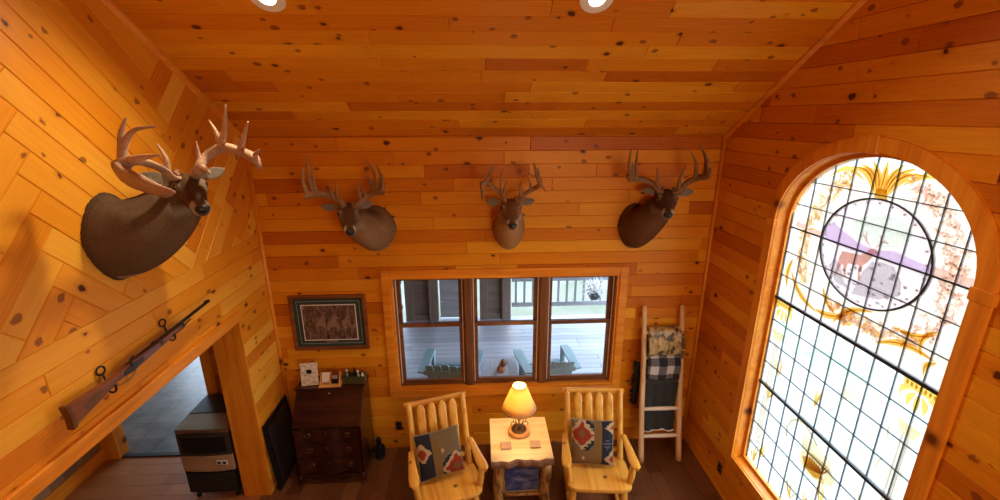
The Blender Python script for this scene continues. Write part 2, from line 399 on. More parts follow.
ANT = {
'd2': [[[(-.208,-.353,.312),(-.247,-.351,.357),(-.314,-.392,.403),(-.386,-.496,.434),(-.418,-.597,.437),(-.432,-.64,.423)],[(-.42,-.6,.441),(-.426,-.645,.562),(-.406,-.658,.676)],[(-.396,-.525,.443),(-.395,-.601,.608),(-.371,-.634,.771)],[(-.383,-.483,.434),(-.386,-.524,.545),(-.363,-.563,.695)],[(-.27,-.365,.373),(-.278,-.427,.427),(-.277,-.473,.503)],[(-.249,-.353,.359),(-.234,-.417,.435),(-.221,-.457,.53)]],[[(-.083,-.313,.302),(-.035,-.29,.357),(.044,-.284,.394),(.135,-.338,.422),(.187,-.417,.404)],[(.05,-.285,.4),(.104,-.372,.576),(.062,-.452,.722)],[(.111,-.319,.415),(.163,-.393,.559),(.148,-.451,.676)],[(.155,-.355,.42),(.186,-.419,.506),(.194,-.474,.606)],[(.062,-.327,.475),(.054,-.382,.54),(.03,-.427,.598)],[(-.064,-.285,.329),(-.054,-.355,.413),(-.043,-.401,.519)],[(-.015,-.289,.368),(-.009,-.333,.419),(-.016,-.379,.464)]]],
'd3': [[[(-.059,-.336,.357),(-.1,-.326,.415),(-.179,-.373,.487),(-.224,-.478,.539),(-.264,-.514,.519),(-.258,-.511,.457),(-.262,-.48,.374)],[(-.224,-.478,.539),(-.188,-.488,.621),(-.139,-.501,.712)],[(-.224,-.481,.546),(-.245,-.515,.607),(-.269,-.531,.651)],[(-.221,-.474,.527),(-.257,-.501,.542),(-.288,-.509,.537)],[(-.188,-.484,.61),(-.196,-.506,.64),(-.175,-.531,.678)],[(-.071,-.32,.373),(-.098,-.404,.538),(-.081,-.434,.645)],[(-.07,-.326,.387),(-.061,-.375,.46),(-.041,-.404,.537)]],[[(.088,-.331,.343),(.144,-.324,.409),(.227,-.368,.467),(.253,-.472,.515),(.226,-.501,.593),(.188,-.501,.706)],[(.253,-.472,.515),(.28,-.492,.484),(.305,-.499,.445)],[(.22,-.496,.58),(.178,-.513,.596),(.142,-.512,.624)],[(.235,-.492,.568),(.236,-.53,.614),(.221,-.55,.666)],[(.097,-.313,.351),(.087,-.367,.439),(.087,-.391,.531)],[(.111,-.32,.371),(.114,-.36,.419),(.104,-.382,.478)],[(.179,-.343,.43),(.178,-.378,.495),(.151,-.406,.568)]]],
'd4': [[[(.121,-.304,.396),(.057,-.278,.469),(-.041,-.273,.511),(-.149,-.323,.529),(-.209,-.382,.557),(-.208,-.395,.504)],[(-.2,-.371,.55),(-.228,-.394,.689),(-.227,-.414,.823)],[(-.126,-.319,.526),(-.15,-.354,.664),(-.155,-.384,.801)],[(-.168,-.341,.533),(-.186,-.388,.608),(-.204,-.414,.69)],[(.123,-.288,.411),(.068,-.343,.509),(.044,-.386,.638)]],[[(.28,-.358,.4),(.339,-.38,.491),(.41,-.436,.545),(.432,-.532,.569),(.432,-.603,.578)],[(.43,-.506,.562),(.401,-.551,.728),(.32,-.552,.855)],[(.432,-.569,.578),(.404,-.603,.685),(.352,-.606,.795)],[(.391,-.426,.536),(.352,-.479,.673),(.277,-.503,.795)],[(.426,-.594,.589),(.422,-.616,.62),(.415,-.628,.654)],[(.285,-.343,.414),(.254,-.411,.527),(.273,-.46,.664)]]],
'd1': [[[(.039,-.395,.342),(-.022,-.391,.4),(-.181,-.413,.455),(-.213,-.357,.462),(-.219,-.318,.432),(-.271,-.382,.387),(-.345,-.507,.36),(-.396,-.618,.332),(-.451,-.719,.336)],[(-.214,-.326,.453),(-.179,-.331,.602),(-.203,-.393,.686)],[(-.227,-.343,.46),(-.215,-.36,.55),(-.226,-.437,.623),(-.305,-.601,.641)],[(-.241,-.393,.469),(-.282,-.492,.488),(-.344,-.618,.505)],[(.015,-.393,.373),(.007,-.403,.464),(.031,-.357,.539)]],[[(.086,-.528,.382),(.146,-.549,.451),(.177,-.639,.507),(.142,-.762,.484),(.081,-.87,.446),(.05,-.909,.389)],[(.18,-.634,.51),(.121,-.709,.635),(.087,-.751,.755)],[(.188,-.625,.516),(.179,-.619,.596),(.197,-.581,.669)],[(.146,-.758,.488),(.101,-.814,.56),(.042,-.887,.659)],[(.079,-.872,.447),(.061,-.895,.479),(.027,-.937,.503)],[(.106,-.535,.4),(.111,-.529,.461),(.106,-.535,.549)],[(.103,-.539,.396),(.017,-.615,.389),(-.066,-.686,.377)]]],
}
# ------------------------------------------------------------------ the setting
BW = .1315                                   # face width of a wall board
FR = -6.6; RY = -3.1; RZ = CR - SL*RY        # front wall, ridge
def rect(a, b, c, d): return [(a, c), (b, c), (b, d), (a, d)]
# back wall with the triple window hole
WX0, WX1, WZ0, WZ1 = -.955, 1.505, .79, 2.155
regs = [rect(XL, WX0, 0, CR), rect(WX1, XR, 0, CR), rect(WX0, WX1, 0, WZ0), rect(WX0, WX1, WZ1, CR)]
b = Boards((0, 0, 0), (1, 0, 0), (0, 0, 1), (0, -1, 0), 3); b.rows(XL, XR, 0, CR, BW, .039-BW, regs); b.backing(regs, .16); b.build('wall_back', M['pine'])
# left wall: level boards below, chevron boards above
OY = -.612; HZ = 2.0; BZ = 2.66
regs = [rect(OY, 0, 0, BZ), rect(-4.4, OY, HZ, BZ), rect(FR, -4.4, 0, BZ)]
up_regs = [ccw([(RY, BZ), (0, BZ), (0, CR), (RY, RZ)]), ccw([(FR, BZ), (RY, BZ), (RY, RZ), (FR, CR+.02)])]
b = Boards((XL, 0, 0), (0, 1, 0), (0, 0, 1), (1, 0, 0), 8); b.rows(FR, 0, 0, BZ, BW, BZ-21*BW, regs, .7, 2.8)
b.backing(regs, .27); b.backing(up_regs, .27)
q = 2**-.5; ea, eb = (q, -q), (q, q); w = .1375
sR, sL = -1.10/q*1.0, -2.16/q*1.0            # a + b along the two seams
rc = random.Random(5)
def split(lo, hi):
    out = []; p = lo
    while p < hi - .05:
        l = rc.uniform(.55, 1.5)
        if hi - (p+l) < .35: l = hi - p
        out.append((p, min(l, hi-p))); p += l
    return out
def cornerpt(a, bb): return (a*ea[0]+bb*eb[0], a*ea[1]+bb*eb[1])
upper = Boards((XL, 0, 0), (0, 1, 0), (0, 0, 1), (1, 0, 0), 21)
zr = [ccw([(-2.9, BZ), (0, BZ), (0, CR), (-2.9, CR+.655*2.9)])]
for k in range(-12, 30):                      # boards running down to the right, between the seams
    b0 = k*w; a0, a1 = sL - k*w, sR - k*w
    for p, l in split(a0, a1): upper.board(cornerpt(p, b0), ea, eb, l, w, zr, min(1, max(.1, rc.gauss(.60, .28))))
for m in range(-40, 40):                      # boards running up to the right, beyond each seam
    a0 = sR - (m+1)*w; b0 = (m+1)*w
    for p, l in split(b0, b0+2.6): upper.board(cornerpt(a0+w, p), eb, (-ea[0], -ea[1]), l, w, zr, min(1, max(0, rc.gauss(.45, .3))))
    a0 = sL - (m+1)*w; b1 = (m+1)*w
    for p, l in split(b1-2.4, b1): upper.board(cornerpt(a0+w, p), eb, (-ea[0], -ea[1]), l, w, zr, min(1, max(.1, rc.gauss(.60, .28))))
upper.build('wall_left_chevron', M['pine_light'])
b.rows(FR, -2.9, BZ, RZ, BW, BZ-21*BW, [ccw([(FR, BZ), (RY, BZ), (RY, RZ), (FR, CR+.02)]), ccw([(RY, BZ), (-2.9, BZ), (-2.9, CR+.655*2.9), (RY, RZ)])])
b.build('wall_left', M['pine_light'])
# right wall with the arched window hole
AY, AW, AS, AH, AB = -1.7225, .7625, 2.95, .61, .575      # centre, half width, spring line, rise, bottom of the opening
NA = 20
arch = [(AY + AW*math.cos(math.pi*i/NA), AS + AH*math.sin(math.pi*i/NA)) for i in range(NA+1)]
regs = [ccw([(AY+AW, 0), (0, 0), (0, CR), (AY+AW, CR-SL*(AY+AW))]), ccw([(RY, 0), (AY-AW, 0), (AY-AW, CR-SL*(AY-AW)), (RY, RZ)]), ccw([(FR, 0), (RY, 0), (RY, RZ), (FR, CR)]), rect(AY-AW, AY+AW, 0, AB)]
for i in range(NA):
    p, r = arch[i+1], arch[i]
    regs.append(ccw([(p[0], p[1]), (r[0], r[1]), (r[0], CR-SL*r[0]), (p[0], CR-SL*p[0])]))
b = Boards((XR, 0, 0), (0, 1, 0), (0, 0, 1), (-1, 0, 0), 15); b.rows(FR, 0, 0, RZ, BW, .039-BW, regs, .6, 2.6); b.backing(regs, .15); b.build('wall_right', M['pine'])
# ceiling
sl = math.hypot(1, SL); cu, cz = 1/sl, SL/sl; LS = -RY*sl
b = Boards((0, 0, CR), (1, 0, 0), (0, -cu, cz), (0, -cz, -cu), 33); regs = [ccw([(XL, 0), (XR, 0), (XR, LS), (XL, LS)])]
b.rows(XL, XR, 0, LS, BW, .02, regs); b.backing([ccw([(XL-.3, -.1), (XR+.2, -.1), (XR+.2, LS), (XL-.3, LS)])], .2); b.build('ceiling', M['pine'])
b = Boards((0, RY, RZ), (1, 0, 0), (0, -cu, -cz), (0, cz, -cu), 34); L2 = (RY-FR)*sl; regs = [ccw([(XL, 0), (XR, 0), (XR, L2), (XL, L2)])]
b.rows(XL, XR, 0, L2, BW, .02, regs); b.backing([ccw([(XL-.3, 0), (XR+.2, 0), (XR+.2, L2+.3), (XL-.3, L2+.3)])], .2); b.build('ceiling_rear', M['pine'])
b = Boards((0, FR, 0), (1, 0, 0), (0, 0, 1), (0, 1, 0), 35); regs = [rect(XL, XR, 0, CR), ccw([(XL, CR), (XR, CR), (XR, CR+.25), (XL, CR+.25)])]
b.rows(XL, XR, 0, CR, BW, 0, regs); b.backing(regs, .15); b.build('wall_front', M['pine'])
# floors
b = Boards((0, 0, 0), (0, 1, 0), (1, 0, 0), (0, 0, 1), 41, .002); regs = [ccw([(FR, XL-.1), (0, XL-.1), (0, XR), (FR, XR)])]
b.rows(FR, 0, XL-.1, XR, .15, .03, regs, .6, 1.8); b.backing(regs, .2); b.build('floor', M['floor'])
M['hallfloor'] = pine_boards('hall_plank_floor', (.25, .075, .022), (.38, .135, .042), (.48, .19, .07), rough=.36, knot=False)
b = Boards((0, 0, 0), (1, 0, 0), (0, 1, 0), (0, 0, 1), 42, .002); regs = [rect(-4.5, XL-.1, FR, .02)]
b.rows(-4.5, XL-.1, FR, .02, .15, .02, regs, .6, 1.8); b.backing(regs, .2); b.build('floor_hall', M['hallfloor'])
struct(MB().span((-6.4, .02, -.2), (-2.45, 4.2, 0)).build('floor_tiled_room', M['tile']))
struct(MB().span((-4.20, -.005, 0), (-3.0, .045, .012)).build('trim_threshold', M['blackmetal']))
# hall beyond the opening
b = Boards((-4.36, 0, 0), (0, 0, 1), (0, 1, 0), (1, 0, 0), 51); regs = [ccw([(0, FR), (2.6, FR), (2.6, 0), (0, 0)])]
b.rows(0, 2.6, FR, 0, .16, 0, [ccw(r) for r in regs], 2.7, 3.2); b.backing(regs, .1); b.build('wall_hall_left', M['hallboard'])
struct(MB().span((-4.36, FR, 0), (-4.335, -.03, .16)).build('baseboard_hall', M['trimY'], bevel=.004))
struct(MB().span((-4.47, -.03, 0), (-4.19, .12, 2.3)).build('trim_hall_doorway', M['trimZ'], bevel=.006))
struct(MB().span((-3.06, -.02, 0), (-2.95, .12, 2.3)).span((-4.47, -.02, 2.1), (-2.95, .12, 2.3)).build('trim_hall_doorway_right', M['trimZ'], bevel=.006))
b = Boards((0, 0, 0), (1, 0, 0), (0, 0, 1), (0, -1, 0), 53); regs = [rect(-2.95, -2.49, 0, 2.6)]
b.rows(-2.95, -2.49, 0, 2.6, BW, 0, regs); b.backing(regs, .1); b.build('wall_hall_back', M['pine'])
struct(MB().span((-6.4, FR, 2.6), (-2.487, 4.2, 2.7)).build('ceiling_hall', M['cream']))
struct(MB().span((-2.45, .165, -.3), (-2.3, 4.2, 2.9)).build('wall_tiled_room_right', M['hallboard']))
struct(MB().span((-6.5, .12, 0), (-6.4, 4.2, 2.6)).build('wall_tiled_room_left', M['hallboard']))
struct(MB().span((-6.4, .05, 0), (-4.47, .12, 2.6)).build('wall_tiled_room_front', M['hallboard']))
struct(MB().span((-4.6, FR-.1, 0), (-2.4, FR, 2.6)).build('wall_hall_front', M['hallboard']))
# trims: corner rounds, eave line, rake boards
struct(MB().tube([(XL+.012, -.012, 0), (XL+.012, -.012, CR)], .02, 8).build('trim_left_corner', M['trimZ'], smooth=True))
struct(MB().tube([(XR-.012, -.012, 0), (XR-.012, -.012, CR)], .02, 8).build('trim_right_corner', M['trimZ'], smooth=True))
def rake(x, name):
    a, e = Vector((x, 0, CR)), Vector((x, RY, RZ)); nn = Vector((0, -cz, -cu))
    m = MB(); d = (e-a)
    q_ = [Vector((0, 0, 0)), Vector((0, 0, 0))]
    sx = .03 if x < 0 else -.03
    ring = [Vector((0, 0, 0)), Vector((sx*.75, 0, 0)), Vector((sx*.75, 0, 0)) + nn*.02, nn*.045]
    m.loft([[a+v for v in ring], [e+v for v in ring]])
    struct(m.build(name, M['trimY']))
rake(XL, 'trim_rake_left'); rake(XR, 'trim_rake_right')
struct(MB().span((XL, -4.4, HZ), (XL+.028, OY, HZ+.095)).build('trim_header', M['trimY'], bevel=.006))
struct(MB().span((XL-.272, OY-.02, 0), (XL+.004, OY, HZ)).build('trim_jamb', M['trimZ'], bevel=.004))
struct(MB().span((XL-.272, -4.4, HZ-.02), (XL, OY, HZ)).build('trim_header_soffit', M['trimY']))

# ------------------------------------------------------------------ triple window in the back wall
win = thing('window_1', None, None, (0, 0, 0)); struct(win)
def frame_pieces(name, x0, x1, z0, z1, w_, y0, y1, mk, parent, bev=.006, sides='LRTB'):
    m = MB()
    if 'L' in sides: m.span((x0, y0, z0), (x0+w_, y1, z1))
    if 'R' in sides: m.span((x1-w_, y0, z0), (x1, y1, z1))
    if 'T' in sides: m.span((x0+w_*('L' in sides), y0, z1-w_), (x1-w_*('R' in sides), y1, z1))
    if 'B' in sides: m.span((x0+w_*('L' in sides), y0, z0), (x1-w_*('R' in sides), y1, z0+w_))
    return m.build(name, mk, parent, bevel=bev)
struct(frame_pieces('window_casing', WX0-.092, WX1+.092, WZ0-.095, WZ1+.085, .092, -.022, 0, M['trimX'], win))
struct(frame_pieces('window_jamb', WX0, WX1, WZ0, WZ1, .022, -.005, .12, M['trimX'], win, .002))
unit = (WX1-WX0-.044-.16)/3
for k in range(3):
    x0 = WX0+.022 + k*(unit+.08); x1 = x0+unit
    struct(frame_pieces('window_liner', x0, x1, WZ0+.022, WZ1-.022, .018, .05, .15, M['sashZ'], win, .002))
    m = MB().span((x0+.018, .052, WZ0+.05), (x0+.026, .06, WZ1-.03)).span((x1-.026, .052, WZ0+.05), (x1-.018, .06, WZ1-.03))
    struct(m.build('track_liner', M['linerwhite'], win))
    if k < 2: struct(MB().span((x1, .015, WZ0+.022), (x1+.08, .15, WZ1-.022)).build('mullion', M['sashZ'], win, bevel=.008))
    mz = 1.555
    lo = frame_pieces('lower_sash', x0+.018, x1-.018, WZ0+.04, mz+.03, .045, .06, .10, M['sashX'], win, .005); struct(lo)
    struct(MB().span((x0+.06, .078, WZ0+.08), (x1-.06, .084, mz-.01)).build('lower_pane', M.setdefault('pane', glass('clear_pane', (.96, .98, 1), 0, .012)), lo))
    hi = frame_pieces('upper_sash', x0+.018, x1-.018, mz-.03, WZ1-.03, .045, .10, .14, M['sashX'], win, .005); struct(hi)
    struct(MB().span((x0+.06, .118, mz+.01), (x1-.06, .124, WZ1-.07)).build('upper_pane', M['pane'], hi))
    struct(MB().box(((x0+x1)/2, .052, mz+.033), (.05, .03, .012)).box(((x0+x1)/2+.012, .043, mz+.036), (.02, .02, .01)).build('sash_lock', M['bronze'], lo, bevel=.003))

# ------------------------------------------------------------------ arched stained-glass window in the right wall
aw = thing('window_2', None, None, (XR, 0, 0)); struct(aw)
def outline(dw, n=NA):
    """closed outline of the opening, grown by dw"""
    pts = [(AY+AW+dw, AB-dw)] + [(AY + (AW+dw)*math.cos(math.pi*i/n), AS + (AH+dw)*math.sin(math.pi*i/n)) for i in range(n+1)] + [(AY-AW-dw, AB-dw)]
    return pts
def ringframe(name, d0, d1, xa, xb, mk, n=36, rad=0):
    A, B_ = outline(d0, n), outline(d1, n); m = MB(); k = len(A)
    for i in range(k):
        j = (i+1) % k
        m.loft([[(xa, *A[i]), (xb, *A[i]), (xb, *B_[i]), (xa, *B_[i])], [(xa, *A[j]), (xb, *A[j]), (xb, *B_[j]), (xa, *B_[j])]], cap=False)
    return struct(m.build(name, mk, aw))
ringframe('arch_casing', 0, .092, -.024, 0, M['trimZ'])
ringframe('arch_jamb', -.004, .02, -.004, .135, M['trimY'])
ringframe('glazing_stop', -.035, 0, .075, .135, M['trimY'])
for y_, z_, d in ((AY-AW-.046, AS-.02, (.034, .115, .07)), (AY+AW+.046, AS-.02, (.034, .10, .06)), (AY, AS+AH+.046, (.034, .075, .115))):
    struct(MB().box((-.012, y_, z_), d).build('casing_block', M['trimZ'], aw, bevel=.004))
GX = .10
pane = MB(); o_ = outline(-.02, 40)
pane.loft([[(GX, *p) for p in o_], [(GX+.006, *p) for p in o_]])
M['stained'] = glass('opal_glass', (1, .985, .96), .12, .012)
pane = struct(pane.build('stained_pane', M['stained'], aw))
def in_arch(y, z, d=-.03):
    if z < AS: return abs(y-AY) < AW+d and z > AB-d
    return ((y-AY)/(AW+d))**2 + ((z-AS)/(AH+d))**2 < 1
lead = MB(); thick = MB()
for y in (-1.0, -1.168, -1.332, -1.496, -1.66, -1.82, -1.98, -2.14, -2.30, -2.45):
    zt = AS + AH*math.sqrt(max(0, 1-((y-AY)/AW)**2)) - .02
    if zt > AS-.3: lead.span((GX-.004, y-.0024, AB), (GX+.010, y+.0024, zt))
for z, h in ((3.29, .0028), (3.10, .0028), (2.905, .0055), (2.695, .0028), (2.49, .0028), (2.285, .012), (2.075, .003), (1.865, .003), (1.665, .003), (1.455, .012), (1.24, .003), (1.03, .003), (.805, .003)):
    hw = AW*math.sqrt(max(0, 1-max(0, (z-AS)/AH)**2)) - .01
    (thick if h > .01 else lead).span((GX-.004 - (.012 if h > .01 else 0), AY-hw, z-h), (GX+.012, AY+hw, z+h))
mc, mw, mh = (-1.755, 2.905), .415, .36
for i in range(48):
    t0, t1 = 2*math.pi*i/48, 2*math.pi*(i+1)/48
    for rr in (1.0,):
        pa = [(mc[0]+mw*s_*math.cos(t), mc[1]+mh*s_*math.sin(t)) for s_, t in ((.985, t0), (1.015, t0), (1.015, t1), (.985, t1))]
        lead.prism(pa, GX-.005, GX+.012, 'X')
lead.build('lead_came', M['lead'], pane)['kind'] = 'structure'; thick.build('saddle_bar', M['lead'], pane)['kind'] = 'structure'
# painted and coloured glass pieces, laid on the pane
layers = {}
def piece(colr, pts, lay=1):
    layers.setdefault(colr, MB()).add([(GX-.0006*lay-.0004, y, z) for y, z in pts], [tuple(range(len(pts)))])
def ell(c, a, b_, n=16, rot=0):
    return [(c[0]+a*math.cos(t)*math.cos(rot)-b_*math.sin(t)*math.sin(rot), c[1]+a*math.cos(t)*math.sin(rot)+b_*math.sin(t)*math.cos(rot)) for t in [2*math.pi*i/n for i in range(n)]]
def leafp(p, q_, wd, n=6, bend=0.0):
    """pointed leaf from p to q"""
    d = Vector((q_[0]-p[0], q_[1]-p[1])); nn = Vector((-d.y, d.x)).normalized(); L, Rr = [], []
    for i in range(n+1):
        t = i/n; c = Vector(p)+d*t+nn*bend*math.sin(math.pi*t); h = wd*math.sin(math.pi*t)**.8*(1-.3*t)
        L.append(tuple(c+nn*h)); Rr.append(tuple(c-nn*h))
    return L + Rr[::-1][1:-1]
rg = random.Random(11)
ain = [p for p in outline(-.022, 40)]
top_bg = [(AY+AW-.10, 2.30)] + [(AY+(AW-.1)*math.cos(math.pi*i/24), AS+(AH-.1)*math.sin(math.pi*i/24)) for i in range(25)] + [(AY-AW+.022, 2.30)]
piece('pink', top_bg, 0)
piece('lilac', ell(mc, mw, mh, 40), 1)
piece('mint', ell((-1.80, 3.07), .21, .10, 18, -.1), 2); piece('clear', ell((-1.70, 3.02), .12, .07, 14), 3)
piece('violet', [(-1.36, 2.97), (-1.42, 3.05), (-1.50, 3.0), (-1.56, 2.99), (-1.64, 2.96), (-1.785, 2.94), (-1.92, 2.975), (-2.045, 2.96), (-2.165, 2.95), (-2.16, 2.90), (-2.0, 2.90), (-1.85, 2.90), (-1.6, 2.89), (-1.37, 2.90)], 3)
piece('rock', [(-1.70, 2.60), (-1.73, 2.745), (-1.79, 2.86), (-1.87, 2.885), (-1.95, 2.88), (-2.02, 2.80), (-2.03, 2.72), (-1.9, 2.64)], 3)
piece('rock', [(-1.46, 2.72), (-1.50, 2.80), (-1.56, 2.76), (-1.62, 2.66), (-1.70, 2.62), (-1.55, 2.63)], 3)
for i in range(60):                                        # stippled stones and grass
    t, rr = rg.random()*6.28, rg.random()**.5
    y, z = -1.84+.24*rr*math.cos(t), 2.74+.13*rr*math.sin(t); piece('rockdark' if i % 2 else 'pale', ell((y, z), rg.uniform(.008, .02), rg.uniform(.006, .014), 7), 4)
for i in range(26):                                        # wreath of white ovals
    t = 2*math.pi*i/26; c = (mc[0]+mw*.84*math.cos(t), mc[1]+mh*.84*math.sin(t)); piece('clear', ell(c, .045, .036, 12, t), 4)
    piece('line', ell((mc[0]+mw*.93*math.cos(t+.1), mc[1]+mh*.93*math.sin(t+.1)), .012, .008, 6), 4)
# the bugling elk
piece('elk', [(-1.535, 2.80), (-1.55, 2.862), (-1.60, 2.868), (-1.655, 2.875), (-1.70, 2.88), (-1.735, 2.905), (-1.757, 2.94), (-1.785, 2.952), (-1.83, 2.935), (-1.832, 2.92), (-1.795, 2.915), (-1.785, 2.885), (-1.765, 2.85), (-1.735, 2.82), (-1.728, 2.76), (-1.742, 2.715), (-1.722, 2.712), (-1.712, 2.76), (-1.705, 2.81), (-1.66, 2.80), (-1.62, 2.795), (-1.612, 2.75), (-1.625, 2.70), (-1.605, 2.70), (-1.588, 2.76), (-1.575, 2.78), (-1.555, 2.73), (-1.545, 2.675), (-1.527, 2.675), (-1.535, 2.74)], 5)
for a_, b_ in (((-1.765, 2.945), (-1.66, 3.04)), ((-1.715, 2.985), (-1.70, 3.05)), ((-1.69, 3.01), (-1.655, 3.0)), ((-1.785, 2.95), (-1.86, 3.035)), ((-1.82, 2.99), (-1.81, 3.05)), ((-1.84, 3.01), (-1.88, 3.01))): piece('elk', leafp(a_, b_, .006), 5)
# acanthus at the crown
for q_ in ((-1.73, 3.51), (-1.62, 3.50), (-1.53, 3.47), (-1.85, 3.50), (-1.93, 3.48), (-1.45, 3.44), (-2.02, 3.44)):
    b0 = (-1.73+(q_[0]+1.73)*.15, 3.28); piece('gold', leafp(b0, q_, .030, 8, (q_[0]+1.73)*.22), 2); piece('amber', leafp((b0[0], 3.30), q_, .007, 8, (q_[0]+1.73)*.22), 3)
piece('gold', leafp((-1.85, 3.36), (-2.22, 3.36), .022, 8, -.09), 2); piece('gold', leafp((-1.60, 3.36), (-1.27, 3.33), .022, 8, .08), 2)
piece('amber', [(-1.69, 3.27), (-1.70, 3.33), (-1.77, 3.33), (-1.79, 3.27)], 3)
# white and blush flowers round the medallion
def flowers(path, n, wd, cols=('blush', 'pale', 'rose')):
    for i in range(n):
        t = rg.random()*(len(path)-1); k = int(t); p = Vector(path[k]).lerp(Vector(path[k+1]), t-k) + Vector((rg.uniform(-wd, wd), rg.uniform(-wd, wd)))
        if not in_arch(p.x, p.y, -.06) or ((p.x-mc[0])/mw)**2+((p.y-mc[1])/mh)**2 < 1.12: continue
        s_ = rg.uniform(.016, .03)
        for j in range(5): piece(cols[(i+j) % 3], ell((p.x+s_*.8*math.cos(j*1.257), p.y+s_*.8*math.sin(j*1.257)), s_*.55, s_*.42, 7, j*1.257), 2)
        piece('line', ell((p.x, p.y), s_*.25, s_*.25, 6), 3)
flowers([(-1.9, 3.40), (-2.10, 3.30), (-2.22, 3.15), (-2.28, 2.95), (-2.30, 2.72), (-2.20, 2.55)], 110, .055)
flowers([(-1.48, 3.36), (-1.32, 3.22), (-1.22, 3.05), (-1.18, 2.85), (-1.20, 2.65), (-1.3, 2.5)], 95, .05, ('pale', 'gold', 'blush'))
flowers([(-1.55, 2.46), (-1.75, 2.42), (-1.95, 2.45), (-2.15, 2.5)], 60, .045, ('rose', 'blush', 'gold'))
# ribbon band and golden festoons
piece('rose', [(-1.05, 2.965), (-1.34, 2.945), (-1.335, 2.905), (-1.05, 2.925)], 2); piece('rose', [(-2.165, 2.96), (-2.44, 2.965), (-2.44, 2.915), (-2.17, 2.91)], 2)
for a_, b_, wd, bd in (((-1.10, 2.66), (-1.09, 2.40), .03, .03), ((-1.10, 2.56), (-1.46, 2.34), .028, .05), ((-1.42, 2.36), (-1.70, 2.44), .03, .03), ((-1.60, 2.33), (-1.90, 2.55), .026, -.05), ((-1.45, 2.56), (-1.62, 2.40), .02, .03),
                       ((-1.95, 2.36), (-2.34, 2.44), .026, -.05), ((-2.34, 2.44), (-2.29, 2.33), .02, .03), ((-2.05, 2.52), (-2.30, 2.60), .02, .03), ((-2.30, 2.62), (-2.25, 2.42), .022, .05)):
    piece('gold', leafp(a_, b_, wd, 8, bd), 3); piece('amber', leafp(a_, b_, wd*.25, 8, bd), 4)
# lower scene: hills, two columns with gold capitals, cornucopia, reeds
piece('green', [(-1.20, 1.95), (-1.36, 1.93), (-1.54, 2.09), (-1.70, 2.12), (-1.78, 2.10), (-1.94, 2.20), (-2.08, 2.21), (-2.15, 2.13), (-1.98, 2.08), (-1.70, 1.98), (-1.45, 1.88)], 1)
piece('mint', [(-1.05, 2.12), (-1.25, 2.10), (-1.5, 2.0), (-1.3, 1.90), (-1.05, 1.94)], 2)
for cy, sg in ((-2.30, 1), (-1.10, 1)):
    piece('gold', [(cy-.11, 2.27), (cy+.11, 2.27), (cy+.10, 2.215), (cy-.10, 2.215)], 2)
    for k in range(7): piece('amber', ell((cy-.085+.028*k, 2.245), .009, .016, 7), 3)
    for k, q_ in enumerate(((-.11, 2.14), (-.05, 2.10), (0, 2.08), (.05, 2.10), (.11, 2.14))): piece('gold', leafp((cy+q_[0]*.4, 2.21), (cy+q_[0], q_[1]), .022, 7, q_[0]*.3), 2)
    piece('tan', [(cy-.08, 2.0), (cy+.08, 2.0), (cy+.045, 1.92), (cy-.045, 1.92)], 2)
    piece('shaft', [(cy-.04, 1.92), (cy+.035, 1.92), (cy+.05, .85), (cy-.055, .85)], 2)
    for k in range(3): piece('line', [(cy-.02+.02*k, 1.92), (cy-.016+.02*k, 1.92), (cy-.02+.024*k, .85), (cy-.025+.024*k, .85)], 3)
SH = [(-1.59, 1.20), (-1.61, 1.10), (-1.69, 1.065), (-1.80, 1.08), (-1.93, 1.16), (-1.94, 1.23), (-1.86, 1.28), (-1.70, 1.26)]
piece('tan', SH, 1); piece('amber', [(-1.62, 1.17), (-1.66, 1.10), (-1.76, 1.09), (-1.84, 1.14), (-1.80, 1.21), (-1.70, 1.22)], 2)
for k in range(9): piece('brown', leafp((-1.66-.015*k, 1.085+.008*k), (-1.66-.027*k, 1.24+.004*k), .009, 6, .012), 3)
for k in range(4): piece(('gold', 'amber')[k % 2], [(-1.58, 1.355-.014*k), (-1.88, 1.335-.014*k), (-1.88, 1.327-.014*k), (-1.58, 1.347-.014*k)], 3)
piece('tan', [(-1.58, 1.30), (-1.88, 1.28), (-1.90, 1.25), (-1.60, 1.22)], 2)
rope = [(-1.42, 1.20), (-1.41, 1.28), (-1.44, 1.36), (-1.50, 1.42), (-1.58, 1.43), (-1.66, 1.40), (-1.72, 1.36)]
for i in range(22):
    q_ = i/21*(len(rope)-1.001); k = int(q_); p_ = Vector(rope[k]).lerp(Vector(rope[k+1]), q_-k); piece('rope', ell((p_.x, p_.y), .018, .011, 7, i*.7), 2); piece('line', ell((p_.x, p_.y), .004, .010, 6, i*.7), 3)
for bx, bz in ((-1.10, .62), (-1.16, .75), (-2.20, 1.15), (-2.05, 1.0), (-1.75, .75), (-1.60, .70), (-1.85, .95), (-1.12, 1.35), (-2.25, .75), (-1.2, 1.62), (-1.62, 1.62)):
    for k in range(4): piece(('gold', 'tan', 'amber')[k % 3], leafp((bx, bz), (bx+rg.uniform(-.10, .10), bz+rg.uniform(.10, .24)), .012, 6, rg.uniform(-.03, .03)), 2)
for i in range(9):
    y0 = rg.uniform(-2.25, -1.25); z0 = rg.uniform(1.5, 1.95); piece('tan', leafp((y0, z0), (y0+rg.uniform(-.05, .05), z0+rg.uniform(.1, .2)), .008, 6, rg.uniform(-.03, .03)), 2)
GT = dict(pink=(.86, .68, .58), lilac=(.80, .76, .88), mint=(.76, .90, .78), clear=(1.25, 1.25, 1.25), violet=(.70, .58, .80), rock=(.62, .60, .62), rockdark=(.42, .38, .40), pale=(.95, .90, .86), line=(.42, .32, .26), elk=(.66, .38, .30), gold=(.80, .52, .12), amber=(.62, .34, .06), blush=(.86, .68, .58), rose=(.74, .54, .50), green=(.70, .84, .72), tan=(.74, .58, .36), shaft=(.78, .66, .58), brown=(.40, .20, .08), rope=(.72, .60, .38))
